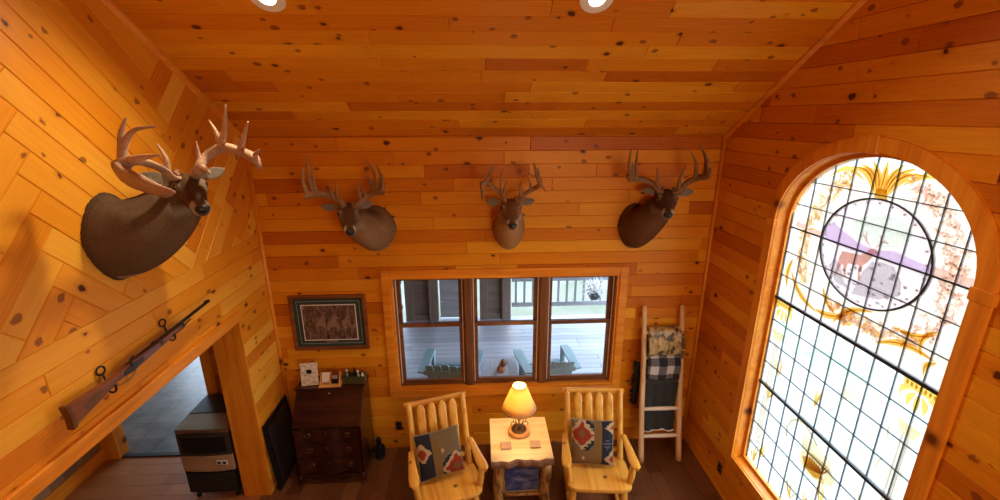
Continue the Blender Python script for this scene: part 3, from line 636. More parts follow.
for k, m in layers.items():
    t = tuple(min(1, x) for x in GT[k]); M['g_'+k] = glass(k+'_stained_glass', t, .05, .0)
    o = m.build(k+'_glass', M['g_'+k], pane); o['kind'] = 'structure'

# ------------------------------------------------------------------ deer shoulder mounts
def V3(p): return Vector(p)
def make_deer(key, label, loc, rz, E, Nn, hw, hh, coat, dark, ant_col, ear_up=.45, group='mounted deer heads'):
    root = thing('deer_mount', label, 'deer mount', loc, rz, group)
    E, Nn = V3(E), V3(Nn); f = (Nn-E).normalized(); s = Vector((0, 0, 1)).cross(f).normalized(); u = f.cross(s)
    D = E - f*.085 - u*.055
    m = MB(); n = 28
    A = Vector((0, .0, 0)); c1 = Vector((0, -.20, -.035)); c2 = D - f*.10 - Vector((0, 0, .11)); steps = 14; rings = []
    ref = Vector((1, 0, 0))
    def bez(t): return A*(1-t)**3 + c1*3*t*(1-t)**2 + c2*3*t*t*(1-t) + D*t**3
    for i in range(steps+1):
        t = i/steps; p = bez(t); tan = (bez(min(1, t+.02))-bez(max(0, t-.02))).normalized()
        if i == 0: tan = Vector((0, -1, 0))
        a = (ref - tan*ref.dot(tan)).normalized(); b = a.cross(tan).normalized(); b = b if b.z > 0 or abs(b.z) < .05 and b.y > 0 else -b
        k = t**.75
        rx = hw*(1-k) + .090*k + .028*math.sin(math.pi*t); ru = hh*(1-k) + .104*k + .012*math.sin(math.pi*t)
        ring = []
        for j in range(n):
            th = 2*math.pi*j/n; cx, cu_ = math.cos(th), math.sin(th)
            nar = 1 - .20*max(0, -cu_)*(1-t) - .12*max(0, cu_)*(1-t)
            ring.append(p + a*rx*cx*nar + b*ru*cu_*(1 + .06*(cu_ < 0)*(1-t)))
        rings.append(ring)
    m.loft(rings)
    hr = [(-.155, .03, .035, .04, -.03), (-.135, .065, .06, .08, -.033), (-.08, .090, .080, .108, -.035), (-.02, .097, .080, .112, -.035), (.02, .090, .070, .104, -.035),
          (.06, .076, .060, .090, -.036), (.11, .060, .049, .072, -.038), (.16, .053, .043, .060, -.042), (.20, .054, .042, .055, -.045), (.235, .047, .035, .046, -.048), (.254, .027, .019, .024, -.050)]
    rings = []
    for t, w_, ht, hb, uo in hr:
        c = E + f*t + u*uo; ring = []
        for j in range(n):
            th = 2*math.pi*j/n; cx, sx = math.cos(th), math.sin(th)
            ring.append(c + s*w_*cx*(1-.12*max(0, -sx)) + u*(ht if sx > 0 else hb)*sx)
        rings.append(ring)
    m.loft(rings)
    for sg in (-1, 1):                                       # brow ridges and ears
        c = E + s*sg*.074 + u*.014 - f*.005
        m.loft([[c + f*t + (s*sg*math.cos(th)+u*math.sin(th))*r_ for th in [2*math.pi*j/10 for j in range(10)]] for t, r_ in ((-.03, .004), (-.018, .017), (.005, .020), (.022, .013), (.032, .004))])
        base = E + s*sg*.074 - f*.095 + u*.008; dr = (s*sg*.86 + u*ear_up - f*.12).normalized(); wd = (f*-.45 + u*.9 - dr*(f*-.45+u*.9).dot(dr)).normalized(); th_ = dr.cross(wd)
        rings = []
        for t, w_ in ((0, .022), (.025, .030), (.06, .042), (.095, .043), (.13, .031), (.152, .016), (.165, .005)):
            c = base + dr*t + wd*(-.01*math.sin(t*16)); rings.append([c + wd*w_*math.cos(2*math.pi*j/12) + th_*(.012*math.sin(2*math.pi*j/12) + .014*math.cos(2*math.pi*j/12)**2*sg) for j in range(12)])
        m.loft(rings)
    tmp = m.build('tmp', M['fur'])
    rm = tmp.modifiers.new('r', 'REMESH'); rm.mode = 'VOXEL'; rm.voxel_size = .0085
    sm = tmp.modifiers.new('s', 'SMOOTH'); sm.iterations = 6; sm.factor = .5
    dg = bpy.context.evaluated_depsgraph_get(); me = bpy.data.meshes.new_from_object(tmp.evaluated_get(dg)); bpy.data.objects.remove(tmp)
    me.name = 'deer_body'
    at = me.color_attributes.new('tone', 'FLOAT_COLOR', 'POINT')
    coat, dark = Vector(coat), Vector(dark); white = Vector((.62, .54, .44))
    ss = lambda a, b, x: max(0, min(1, (x-a)/(b-a)))
    for i, v in enumerate(me.vertices):
        p = v.co; d = p - E; hf, hs, hu = d.dot(f), d.dot(s), d.dot(u); nz = noise.noise(p*14)*.5
        c = coat*(1 + .35*nz)
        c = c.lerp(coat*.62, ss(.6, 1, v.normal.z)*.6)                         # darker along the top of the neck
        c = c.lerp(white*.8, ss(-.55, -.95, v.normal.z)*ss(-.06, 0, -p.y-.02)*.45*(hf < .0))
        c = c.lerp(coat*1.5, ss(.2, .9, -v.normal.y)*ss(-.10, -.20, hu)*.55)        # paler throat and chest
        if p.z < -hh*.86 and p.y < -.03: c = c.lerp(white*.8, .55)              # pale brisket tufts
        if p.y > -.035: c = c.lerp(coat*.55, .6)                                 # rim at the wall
        inhead = ss(-.17, -.08, hf)*ss(.145, .115, abs(hs))*ss(-.17, -.09, hu)
        if inhead > 0:
            face = dark.lerp(coat*1.1, ss(.04, .095, abs(hs)))
            if hu < -.09: face = face.lerp(white*.85, ss(-.09, -.13, hu)*.8)
            c = c.lerp(face, inhead)
            eyes = min((d - s*.080*g - u*.004).length for g in (-1, 1)); c = c.lerp(white*.40, ss(.046, .028, eyes)*.7)
            if hf > .04: c = c.lerp(dark*.8, ss(.10, .16, hf)*ss(.055, .035, abs(hs)))
            c = c.lerp(white, ss(.165, .19, hf)*ss(.255, .235, hf)*max(.9*ss(-.035, -.06, hu), .75*ss(.022, .036, abs(hs))))
        if abs(hs) > .118 and hu > -.06 and hf < -.02:                           # ears: pale inside, dark rim
            c = coat*.85
            if v.normal.dot(f) > .15: c = white*.42
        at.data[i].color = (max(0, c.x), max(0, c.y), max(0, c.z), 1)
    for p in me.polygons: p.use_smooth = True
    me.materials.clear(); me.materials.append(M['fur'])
    o = bpy.data.objects.new('deer_body', me); C.objects.link(o); o.parent = root
    for sg in (-1, 1):
        e = MB(); e.lathe([(.001, -.021), (.014, -.016), (.021, 0), (.014, .016), (.001, .021)], 14); c = E + s*sg*.079 + f*.004 + u*.004
        e.v = [tuple(Vector(p)+c) for p in e.v]; e.build('eye', M['eye'], root, True)
    e = MB(); c = E + f*.236 - u*.038
    e.loft([[c + f*t + s*w_*math.cos(th)*(1+.25*math.sin(th)) + u*h_*math.sin(th) for th in [2*math.pi*j/16 for j in range(16)]] for t, w_, h_ in ((-.014, .030, .022), (0, .042, .031), (.016, .038, .028), (.027, .020, .016), (.030, .003, .003))])
    e.build('nose', M['nose'], root, True)
    e = MB(); c = E + f*.215 - u*.073
    e.tube([c - s*.034 - f*.02, c - s*.02 + f*.006, c + f*.016, c + s*.02 + f*.006, c + s*.034 - f*.02], .0035, 6); e.build('mouth', M['nose'], root, True)
    for side, sg in zip(ANT[key], (-1, 1)):
        a = MB()
        for i, t in enumerate(side):
            t = [V3(p) for p in t]
            if i == 0:
                t = [E + s*sg*.046 + u*.030 - f*.060] + t
                rad = [.028, .030] + [.025 + .009*math.sin(2.2*j/len(t)) for j in range(2, len(t)-1)] + [.009]
                if key == 'd1' and sg < 0: rad = [.026, .028, .028, .036, .046, .060, .068, .060, .044, .014]; rad = rad[:len(t)-1] + [.010]
                if key == 'd3': rad = [x*.72 for x in rad]
                a.tube(t, rad[:len(t)], 10, ant_col, .55 if key == 'd1' and sg < 0 else .9, 4)
            else:
                L = sum((t[j+1]-t[j]).length for j in range(len(t)-1)); r0 = min(.021, .010 + L*.045)*(.7 if key == 'd3' else 1)
                a.tube(t, [r0*(1-j/(len(t)-1))**.8 + .0035 for j in range(len(t))], 8, tuple(x*(1.05+.1*(i % 2)) for x in ant_col), 1, 4)
        rb = random.Random(sg+7)
        for _ in range(14):                                   # burr and pearling round the base
            q_ = E + s*sg*(.05+.012*rb.uniform(-1, 1)) + u*(.062+.012*rb.random()) - f*(.055+.02*rb.uniform(-1, 1))
            a.lathe([(.001, -.011), (.011, -.004), (.011, .004), (.001, .011)], 7, q_, tuple(x*.8 for x in ant_col))
        a.build('antler', M['antler_brown'], root, True)
    return root
make_deer('d1', 'large grey-brown deer mount on the left wall, broad pale pinkish antlers', (XL, -1.72, 3.09), R(90), (.152, -.417, .276), (-.10, -.650, .150), .222, .268, (.115, .066, .036), (.085, .034, .013), (.46, .29, .20), .25)
make_deer('d2', 'grey deer mount above the framed print, head turned away from its shoulder, tall upright tines', (-1.04, 0, 2.70), 0, (-.164, -.36, .23), (-.10, -.58, .129), .20, .235, (.25, .155, .080), (.105, .042, .015), (.32, .17, .07), .10)
make_deer('d3', 'small tan deer mount above the triple window, facing straight out, antlers with drop tines', (.295, 0, 2.68), 0, (.001, -.36, .279), (0, -.58, .196), .165, .22, (.36, .195, .080), (.17, .068, .022), (.34, .18, .08), .05)
make_deer('d4', 'dark reddish-brown deer mount near the right corner above the ladder, white muzzle', (1.60, 0, 2.69), 0, (.178, -.36, .347), (.105, -.58, .26), .17, .24, (.105, .036, .011), (.075, .027, .009), (.26, .13, .05), .08)

# ------------------------------------------------------------------ rifle on two hooks
rf = thing('rifle', 'old walnut-stocked rifle hung level above the doorway', 'rifle', (XL+.075, -1.733, 2.335)); rf.rotation_euler = (R(3.8), 0, 0); rf.scale = (.955, .955, .955)
st = [(-.655, .066), (-.56, .056), (-.45, .040), (-.37, .026), (-.30, .022), (-.24, .034), (-.10, .030), (.10, .020), (.32, .010), (.34, -.004), (.32, -.022), (.05, -.026), (-.12, -.032), (-.22, -.036), (-.30, -.020), (-.35, -.018), (-.42, -.034), (-.55, -.056), (-.655, -.074)]
m = MB(); k = len(st); n_ = 5
for a, b, sx in ((-.022, .022, 1),):
    rings = []
    for x, sc in ((-.021, .80), (-.015, .95), (0, 1), (.015, .95), (.021, .80)):
        cen = [(p[0], .004*0 + sum(q[1] for q in st)/k) for p in st]
        rings.append([(x, p[0]*(1 if sc > .9 else .997), (p[1]+.004)*sc-.004) for p in st])
    m.loft(rings)
m.build('stock', M['stock'], rf, bevel=.004)
m = MB().tube([(0, -.24, .022), (0, .66, .016)], [.0155, .0125], 8); m.tube([(0, .655, .016), (0, .675, .016)], .0145, 8); m.box((0, .63, .034), (.004, .03, .012)).box((0, .02, .036), (.014, .03, .008)); m.build('barrel', M['gunmetal'], rf, bevel=.001)
MB().tube([(0, -.12, -.036), (0, .42, -.012)], .0055, 8).build('ramrod', M['blackmetal'], rf, True)
MB().prism([(-.29, -.012), (-.22, -.024), (-.12, -.014), (-.12, .014), (-.22, .022), (-.28, .012)], .020, .027, 'X').build('lock_plate', M['gunmetal'], rf, bevel=.002)
MB().tube([(.024, -.21, .01), (.026, -.225, .035), (.026, -.215, .058), (.024, -.19, .066)], [.009, .008, .008, .006], 8, sub=3).build('hammer', M['gunmetal'], rf, True)
MB().tube([(0, -.34, -.028), (0, -.32, -.055), (0, -.27, -.070), (0, -.20, -.066), (0, -.17, -.036)], .005, 8, sub=4).tube([(0, -.25, -.03), (0, -.262, -.058)], .004, 6).build('trigger_guard', M['brass'], rf, True)
MB().prism([(-.676, .070), (-.652, .068), (-.652, -.076), (-.676, -.080), (-.668, -.01)], -.021, .021, 'X').build('butt_plate', M['bronze'], rf, bevel=.003)
MB().prism([(-.58, .012), (-.50, .024), (-.44, .012), (-.44, -.004), (-.50, -.018), (-.58, -.022)], .019, .0225, 'X').build('patch_box', M['bronze'], rf, bevel=.001)
for y in (.06, .30):
    MB().tube([(0, y-.012, .002), (0, y+.012, .002)], [.027, .027], 14).build('barrel_band', M['gunmetal'], rf, True)
def hook(y, z, oy, oz, lab):
    """an eye bolt in the wall with a wire loop reaching down round the gun"""
    h = thing('rifle_hook', lab, 'hook', (XL, y, z), 0, 'rifle hooks')
    MB().tube([(.016+.006*math.cos(a), .022*math.cos(a), .026*math.sin(a)) for a in [2*math.pi*i/20 for i in range(21)]], .0055, 8).build('ring', M['blackmetal'], h, True)
    MB().tube([(0, .004, -.03), (.018, .004, -.03), (.04, oy*.5, oz*.5-.02), (.052, oy, oz+.03), (.052, oy, oz-.03), (.075, oy, oz-.05), (.10, oy, oz-.035), (.102, oy, oz+.0)], .006, 8, sub=3).build('loop', M['blackmetal'], h, True)
hook(-2.060, 2.374, -.03, -.075, 'black iron ring hook holding the rifle by the butt end')
hook(-1.525, 2.416, -.03, -.070, 'black iron ring hook holding the rifle near the barrel')

# ------------------------------------------------------------------ framed print
pf = thing('framed_picture', 'walnut framed wildlife print with dark mat above the desk', 'picture', (-1.622, -.004, 1.665))
def rectframe(name, w_, h_, t, y0, y1, mk, par, bev=.004):
    return MB().span((-w_/2, y0, -h_/2), (-w_/2+t, y1, h_/2)).span((w_/2-t, y0, -h_/2), (w_/2, y1, h_/2)).span((-w_/2+t, y0, h_/2-t), (w_/2-t, y1, h_/2)).span((-w_/2+t, y0, -h_/2), (w_/2-t, y1, -h_/2+t)).build(name, mk, par, bevel=bev)
rectframe('frame', .80, .64, .036, -.034, 0, grain('walnut_frame', (.13, .035, .012), (.22, .07, .022), (.30, .11, .04), 'X', .3), pf)
MB().span((-.366, -.014, -.286), (.366, -.004, .286)).build('mat_board', M['mat_green'], pf)
rectframe('mat_line', .66, .50, .006, -.0155, -.013, M['tealpaint'], pf, 0); rectframe('liner', .575, .42, .010, -.018, -.013, M['white'], pf, 0)
pr = MB().span((-.278, -.0165, -.20), (.278, -.0142, .20)).build('print', M['wildprint'], pf)
an = MB()
for cx, cz_, s_ in ((-.10, .0, 1.1), (.03, -.01, 1.25), (.17, .02, .9)):
    P = [(-.05, -.05), (-.045, .02), (-.02, .035), (.0, .05), (.012, .085), (.03, .09), (.055, .07), (.05, .06), (.03, .055), (.03, .03), (.05, .01), (.05, -.06), (.035, -.06), (.03, -.02), (-.025, -.02), (-.035, -.06)]
    an.prism([(cx+x*s_, cz_-.02+z*s_) for x, z in P], -.0175, -.0163, 'Y')
    for dx, dz in ((.0, .15), (.05, .16), (.085, .13)): an.prism([(cx+.02*s_, cz_+.065*s_), (cx+.026*s_, cz_+.066*s_), (cx+dx*s_+.003, cz_+dz*s_), (cx+dx*s_, cz_+dz*s_)], -.0175, -.0163, 'Y')
an.build('printed_deer', plain('print_tan', (.26, .17, .12), .4), pr)
MB().span((-.06, -.0185, -.232), (.06, -.013, -.216)).build('title_plate', M['brass'], pf)

# ------------------------------------------------------------------ slant-front desk and what stands on it
dk = thing('writing_desk', 'dark mahogany slant-front desk with three serpentine drawers under the framed print', 'desk', (-1.622, -.03, 0))
DW = .352
sp = [(-.01, .10), (-.455, .10), (-.455, .70), (-.225, 1.0), (-.01, 1.0)]            # (y, z) of the side panels
for sg in (-1, 1):
    MB().prism(sp, sg*(DW-.022), sg*DW, 'X').build('side_panel', M['mahoZ'], dk, bevel=.003)
MB().span((-DW+.022, -.02, .10), (DW-.022, -.004, 1.0)).build('back_panel', M['mahoX'], dk)
MB().span((-DW-.012, -.245, 1.0), (DW+.012, -.002, 1.022)).build('top', M['mahoX'], dk, bevel=.006)
a_, e_ = Vector((0, -.470, .705)), Vector((0, -.232, 1.008)); d_ = e_-a_; nn = Vector((0, -d_.z, d_.y)).normalized()
lid = MB().loft([[Vector((x, 0, 0))+a_, Vector((x, 0, 0))+e_, Vector((x, 0, 0))+e_-nn*.02, Vector((x, 0, 0))+a_-nn*.02] for x in (-DW+.004, DW-.004)]).build('slant_lid', M['mahoX'], dk, bevel=.005)
MB().box(a_*.12+e_*.88+nn*.001, (.018, .012, .022), Matrix.Rotation(math.atan2(d_.z, -d_.y)-R(90), 3, 'X')).build('keyhole_plate', M['brass'], lid, bevel=.003)
MB().span((-DW+.022, -.46, .69), (DW-.022, -.02, .705)).build('writing_surface', M['mahoX'], dk); MB().span((-DW+.022, -.45, .10), (DW-.022, -.02, .118)).build('bottom_board', M['mahoX'], dk)
def serp(x): return .024*math.cos(x/DW*math.pi*2)*-1 - .005                          # wavy drawer front
for i, (z0, z1) in enumerate(((.125, .31), (.32, .50), (.51, .685))):
    m = MB(); xs = [-DW+.026+(2*DW-.052)*j/36 for j in range(37)]
    ring = [(x, -.462+serp(x)) for x in xs] + [(xs[-1], -.40), (xs[0], -.40)]
    m.prism(ring, z0, z1); dr = m.build('drawer', M['mahoX'], dk, bevel=.004)
    for sx in (-.20, .20):
        y_ = -.464+serp(sx)
        h = MB().box((sx, y_-.002, (z0+z1)/2+.01), (.055, .004, .030)); h.tube([(sx-.028, y_-.006, (z0+z1)/2+.012), (sx-.022, y_-.018, (z0+z1)/2-.008), (sx, y_-.021, (z0+z1)/2-.016), (sx+.022, y_-.018, (z0+z1)/2-.008), (sx+.028, y_-.006, (z0+z1)/2+.012)], .0035, 7)
        h.build('drawer_pull', M['bronze'], dr, True)
    MB().prism([(-.014, z1-.045), (.014, z1-.045), (.010, z1-.02), (0, z1-.012), (-.010, z1-.02)], -.492, -.484, 'Y').build('keyhole_plate', M['bronze'], dr)
xs = [-DW+2*DW*j/40 for j in range(41)]
ap = [(x, .115) for x in xs] + [(x, .070 + .020*math.cos(x/DW*math.pi*3)) for x in xs[::-1]]
MB().prism(ap, -.490, -.462, 'Y').build('apron', M['mahoX'], dk, bevel=.003)
for sx, sy in ((-1, -.46), (1, -.46), (-1, -.05), (1, -.05)):
    x = sx*(DW-.03)
    MB().tube([(x, sy, .115), (x+sx*.012, sy-.012, .075), (x+sx*.006, sy-.006, .035), (x+sx*.010, sy-.012, 0)], [.036, .034, .022, .030], 10, sub=4).build('foot', M['mahoZ'], dk, True)
cp = thing('collage_plaque', 'cream collage photo plaque propped at the left end of the desk', 'plaque', (-1.838, -.215, 1.022), R(6))
rx = Matrix.Rotation(R(-8), 3, 'X')
b1 = MB().box((0, .02, .128), (.176, .012, .252), rx).build('board', M['collage'], cp, bevel=.002)
MB().box((.004, .010, .165), (.052, .004, .046), rx).build('centre_photo', M['black'], b1); MB().box((.004, .0105, .165), (.064, .003, .060), rx).build('photo_border', M['white'], b1)
[MB().box(c, d, rx).build('small_photo', M['white'], b1) for c, d in (((-.055, .008, .20), (.03, .004, .05)), ((-.05, .017, .12), (.045, .004, .03)), ((.058, .016, .115), (.04, .004, .03)), ((-.048, .026, .055), (.05, .004, .035)), ((.055, .02, .06), (.04, .004, .05)))]
MB().tube([(0, .09, 0), (0, .045, .16)], .006, 6).build('easel_leg', M['black'], cp)
cd = thing('caddy', 'small light wood caddy with two bays standing on the middle of the desk', 'caddy', (-1.625, -.205, 1.022), R(3))
MB().span((-.115, -.055, 0), (.115, .06, .014)).build('tray', M['caddy'], cd, bevel=.003)
for x in (-.10, 0, .10):
    MB().prism([(-.045, .014), (.055, .014), (.055, .125), (.035, .135), (.015, .085), (-.035, .04)], x-.007, x+.007, 'X').build('divider', M['caddy'], cd, bevel=.002)
MB().span((-.093, .048, .014), (.093, .056, .10)).build('back_board', M['caddy'], cd)
t = thing('card_stack', 'stack of white cards standing in the left bay of the caddy', 'cards', (-1.674, -.184, 1.036), R(3))
MB().box((0, 0, .062), (.078, .022, .105), Matrix.Rotation(R(-18), 3, 'X')).build('cards', M['white'], t, bevel=.002); MB().box((0, -.010, .040), (.070, .012, .05), Matrix.Rotation(R(-18), 3, 'X')).build('sleeve', M['tealpaint'], t, bevel=.002)
t = thing('tin', 'dark red patterned tin in the right bay of the caddy', 'tin', (-1.575, -.185, 1.038), R(3))
MB().span((-.038, -.03, 0), (.038, .025, .055)).build('bowl', M['black'], t, bevel=.006); MB().span((-.036, -.026, .055), (.036, .022, .108)).build('box', M['red'], t, bevel=.004); MB().span((-.030, -.0275, .065), (.030, -.0255, .07)).span((-.030, -.0275, .088), (.030, -.0255, .093)).build('stripes', M['white'], t)
t = thing('open_box', 'dark olive green box at the right end of the desk, filled with small bottles', 'box', (-1.378, -.155, 1.022), R(-2))
MB().span((-.115, -.05, 0), (.115, .05, .008)).span((-.115, -.05, .008), (.115, -.042, .085)).span((-.115, .042, .008), (.115, .05, .085)).span((-.115, -.042, .008), (-.107, .042, .085)).span((.107, -.042, .008), (.115, .042, .085)).build('box', M['olive'], t, bevel=.002)
MB().span((-.108, -.0515, .068), (.108, -.0505, .078)).build('rim_line', M['leaf'], t)
bl = [('dark small bottle leaning at the left end of the olive box', -.085, .010, .13, 'clearbottle'), ('slim black bottle second from the left in the olive box', -.045, -.01, .115, 'black'), ('tallest black bottle in the middle of the olive box', .0, .012, .15, 'black'), ('grey bottle right of the tallest one in the olive box', .038, -.008, .125, 'clearbottle'), ('short pale capped bottle at the right end of the olive box', .08, .006, .11, 'cream')]
for lab, dx, dy, h, mk in bl:
    b = thing('bottle', lab, 'bottle', (-1.378+dx, -.155+dy, 1.032), 0, 'bottles in the olive box'); s_ = h/.13
    MB().lathe([(.014, 0), (.017, .004), (.017, .075*s_), (.008, .095*s_), (.008, .115*s_)], 12).build('body', M[mk], b, True, auto=40); MB().lathe([(.0095, .113*s_), (.0095, h)], 10).build('cap', M['white' if mk == 'clearbottle' else 'black'], b)
# dark frame leaning between the desk and the left wall
lf = thing('leaning_frame', 'large black framed picture leaning on the left wall beside the desk', 'picture', (-2.135, -.295, 0)); lf.rotation_euler = (0, R(-4.5), R(1))
fw_, fh_ = .57, .80
def sideframe(name, w_, h0, h1, t, x0, x1, mk, par, bev=.004):
    return MB().span((x0, -w_/2, h0), (x1, -w_/2+t, h1)).span((x0, w_/2-t, h0), (x1, w_/2, h1)).span((x0, -w_/2+t, h1-t), (x1, w_/2-t, h1)).span((x0, -w_/2+t, h0), (x1, w_/2-t, h0+t)).build(name, mk, par, bevel=bev)
sideframe('frame', fw_, 0, fh_, .05, -.03, 0, M['black'], lf); sideframe('inner_frame', fw_-.10, .05, fh_-.05, .035, -.03, -.008, M['mahoZ'], lf)
MB().span((-.026, -fw_/2+.085, .085), (-.014, fw_/2-.085, fh_-.085)).build('print', M['darkpanel'], lf)
fg = thing('figurine', 'small black standing figure on the floor past the right side of the desk', 'figurine', (-1.195, -.14, 0), R(20)); fg.scale = (.85, .85, .9)
MB().lathe([(.062, 0), (.066, .012), (.060, .03)], 18).build('base', M['black'], fg, True)
MB().tube([(0, 0, .02), (0, 0, .10), (0, 0, .17), (0, -.004, .215), (0, -.012, .245), (0, -.016, .285), (0, -.014, .315)], [.052, .058, .046, .026, .034, .036, .012], 16, sub=3).tube([(.045, -.01, .18), (.064, -.02, .12), (.050, -.055, .08)], [.016, .018, .012], 8, sub=3).tube([(-.045, -.01, .18), (-.064, -.02, .12), (-.050, -.055, .08)], [.016, .018, .012], 8, sub=3).build('body', M['black'], fg, True)
def outlet(loc, rz, lab):
    o = thing('wall_outlet', lab, 'outlet', loc, rz)
    pl = MB().span((-.038, -.007, -.06), (.038, -.001, .06)).build('plate', M['bronze'], o, bevel=.002)
    for z in (-.022, .022): MB().span((-.017, -.009, z-.014), (.017, -.006, z+.014)).build('socket', M['black'], o, bevel=.003)
outlet((-.983, 0, .31), 0, 'dark outlet plate on the back wall left of the rocking chairs')
outlet((XR, -.79, .275), R(-90), 'dark outlet plate on the right wall below the arched window')

# ------------------------------------------------------------------ log rocking chairs
def make_rocker(loc, rz, label):
    t = thing('rocking_chair', label, 'rocking chair', loc, rz, 'log rocking chairs')
    so = []
    for i in range(40):                                   # seat with rounded front corners
        a = 2*math.pi*i/40; c, s = math.cos(a), math.sin(a); e = .32
        so.append((.315*math.copysign(abs(c)**e, c)*(1 - .06*(s > 0)*abs(s)), -.015 + .220*math.copysign(abs(s)**(e if s > 0 else .45), s)))
    m = MB(); m.loft([[(x*k, y*k, z) for x, y in so] for k, z in ((.975, .418), (1, .428), (1, .448), (.985, .460), (.94, .4645))])
    m.build('seat', M['logY'], t, True, auto=50)
    rec = .365
    def back(z): return .165 + rec*(z-.45)
    for x in (-.265, .265):                                # back posts with pointed tops
        MB().tube([(x, back(.43), .43), (x, back(.7), .7), (x*1.01, back(1.04), 1.04), (x*1.01, back(1.085), 1.085), (x*1.01, back(1.105), 1.105)], [.030, .030, .028, .022, .006], 12, sub=3).build('back_post', M['logZ'], t, True)
    for i in range(4):
        x = (-.158, -.053, .053, .158)[i]; m = MB(); rings = []
        for z, w_, d in ((.455, .026, .012), (.6, .036, .013), (.9, .041, .014), (1.03, .040, .013), (1.065, .028, .011), (1.082, .006, .005)):
            rings.append([(x + w_*math.cos(a), back(z) - .006 + d*math.sin(a), z) for a in [2*math.pi*j/14 for j in range(14)]])
        m.loft(rings).build('slat', M['logZ'], t, True)
    m = MB(); rings = []
    for x in (-.312, -.308, -.2, 0, .2, .308, .312):
        k = .7 if abs(x) > .31 else 1
        rings.append([(x, back(1.075) + .036 + .020*k*math.cos(a), 1.070 + .004*math.sin(x*9) + .034*k*math.sin(a)) for a in [2*math.pi*j/12 for j in range(12)]])
    m.loft(rings).build('top_rail', M['logX'], t, True, auto=50)
    MB().tube([(-.27, back(.53)+.03, .53), (.27, back(.53)+.03, .53)], .024, 10).build('lower_rail', M['logX'], t, True)
    for sg in (-1, 1):
        m = MB(); P = [(sg*.292, .215, .70), (sg*.305, .06, .69), (sg*.312, -.10, .685), (sg*.318, -.18, .685), (sg*.320, -.215, .685)]; wd = [.028, .036, .048, .044, .016]; rings = []
        for (x, y, z), w_ in zip(P, wd): rings.append([(x + w_*math.cos(a), y, z + .017*math.sin(a)) for a in [2*math.pi*j/12 for j in range(12)]])
        m.loft(rings).build('armrest', M['logY'], t, True, auto=55)
        MB().tube([(sg*.285, -.135, .455), (sg*.295, -.145, .55), (sg*.308, -.14, .672)], [.028, .033, .026], 12, sub=3).build('arm_post', M['logZ'], t, True)
        for y, yb in ((-.13, -.16), (.13, .17)):
            MB().tube([(sg*.235, y, .425), (sg*.245, (y+yb)/2, .25), (sg*.25, yb, .062)], [.034, .036, .028], 12, sub=3).build('leg', M['logZ'], t, True)
        m = MB(); rings = []
        for i in range(15):
            y = -.40 + .95*i/14; z = .020 + .30*(y-.02)**2
            rings.append([(sg*.25 + dx, y, z + dz) for dx, dz in ((-.018, -.02), (.018, -.02), (.018, .025), (-.018, .025))])
        m.loft(rings).build('rocker', M['logY'], t, bevel=.006)
    MB().tube([(-.24, -.15, .22), (.24, -.15, .22)], .018, 10).build('stretcher', M['logX'], t, True)
    MB().tube([(-.24, .15, .22), (.24, .15, .22)], .018, 10).build('stretcher', M['logX'], t, True)
    return t
CHR = ((1.105, -.955, 0), R(-5)); CHL = ((-.350, -1.015, 0), R(16))
make_rocker(*CHL, 'honey log rocking chair left of the slab table, turned a little to the right')
make_rocker(*CHR, 'honey log rocking chair between the slab table and the ladder, facing straight out')
TAN, GREY, NAVY, REDC, CRM, OLV = (.18, .098, .034), (.165, .115, .058), (.012, .015, .028), (.27, .030, .012), (.46, .33, .18), (.18, .105, .026)
def dia(u, v, cx, cy, rx_, ry_): return abs(u-cx)/rx_ + abs(v-cy)/ry_
def stepd(u, v, *a):
    q_ = .028; return dia(round(u/q_)*q_, round(v/q_)*q_, *a)
def patR(u, v):
    if .52 < u < .70: return OLV if (int(v*36) + int(u*40)) % 5 else TAN
    if u >= .70:
        d = min(stepd(u, v, 1.0, .14, .22, .17), stepd(u, v, 1.0, .84, .24, .22))
        return REDC if d < .5 else CRM if d < 1 else (.12, .13, .16) if abs(v-.5) < .13 and dia(u, v, .84, .5, .12, .12) < 1 and int(v*50) % 3 == 0 else NAVY
    d = stepd(u, v, .24, .30, .34, .36)
    if d < .27: return TAN
    if d < .80: return REDC if d < .72 or d > .76 else CRM
    if d < .98: return CRM
    if u > .30 and d < 1.42 and v < .66: return NAVY if int(v*26) % 2 else CRM if d < 1.12 else NAVY
    if dia(u, v, .28, .84, .045, .045) < 1: return CRM
    return TAN if v > .62 else GREY
def patL(u, v):
    if u < .33:
        d = stepd(u, v, .10, .40, .24, .24); return REDC if d < .55 else CRM if d < .95 else NAVY
    if u < .52 and not v < .12: return OLV if (int(v*36) + int(u*40)) % 5 else TAN
    d = stepd(u, v, .86, .84, .36, .36)
    if d < .3: return TAN
    if d < .8: return REDC
    if d < 1.0: return CRM
    if d < 1.32 and v > .55: return NAVY
    if dia(u, v, .56, .42, .045, .05) < 1: return CRM
    return GREY
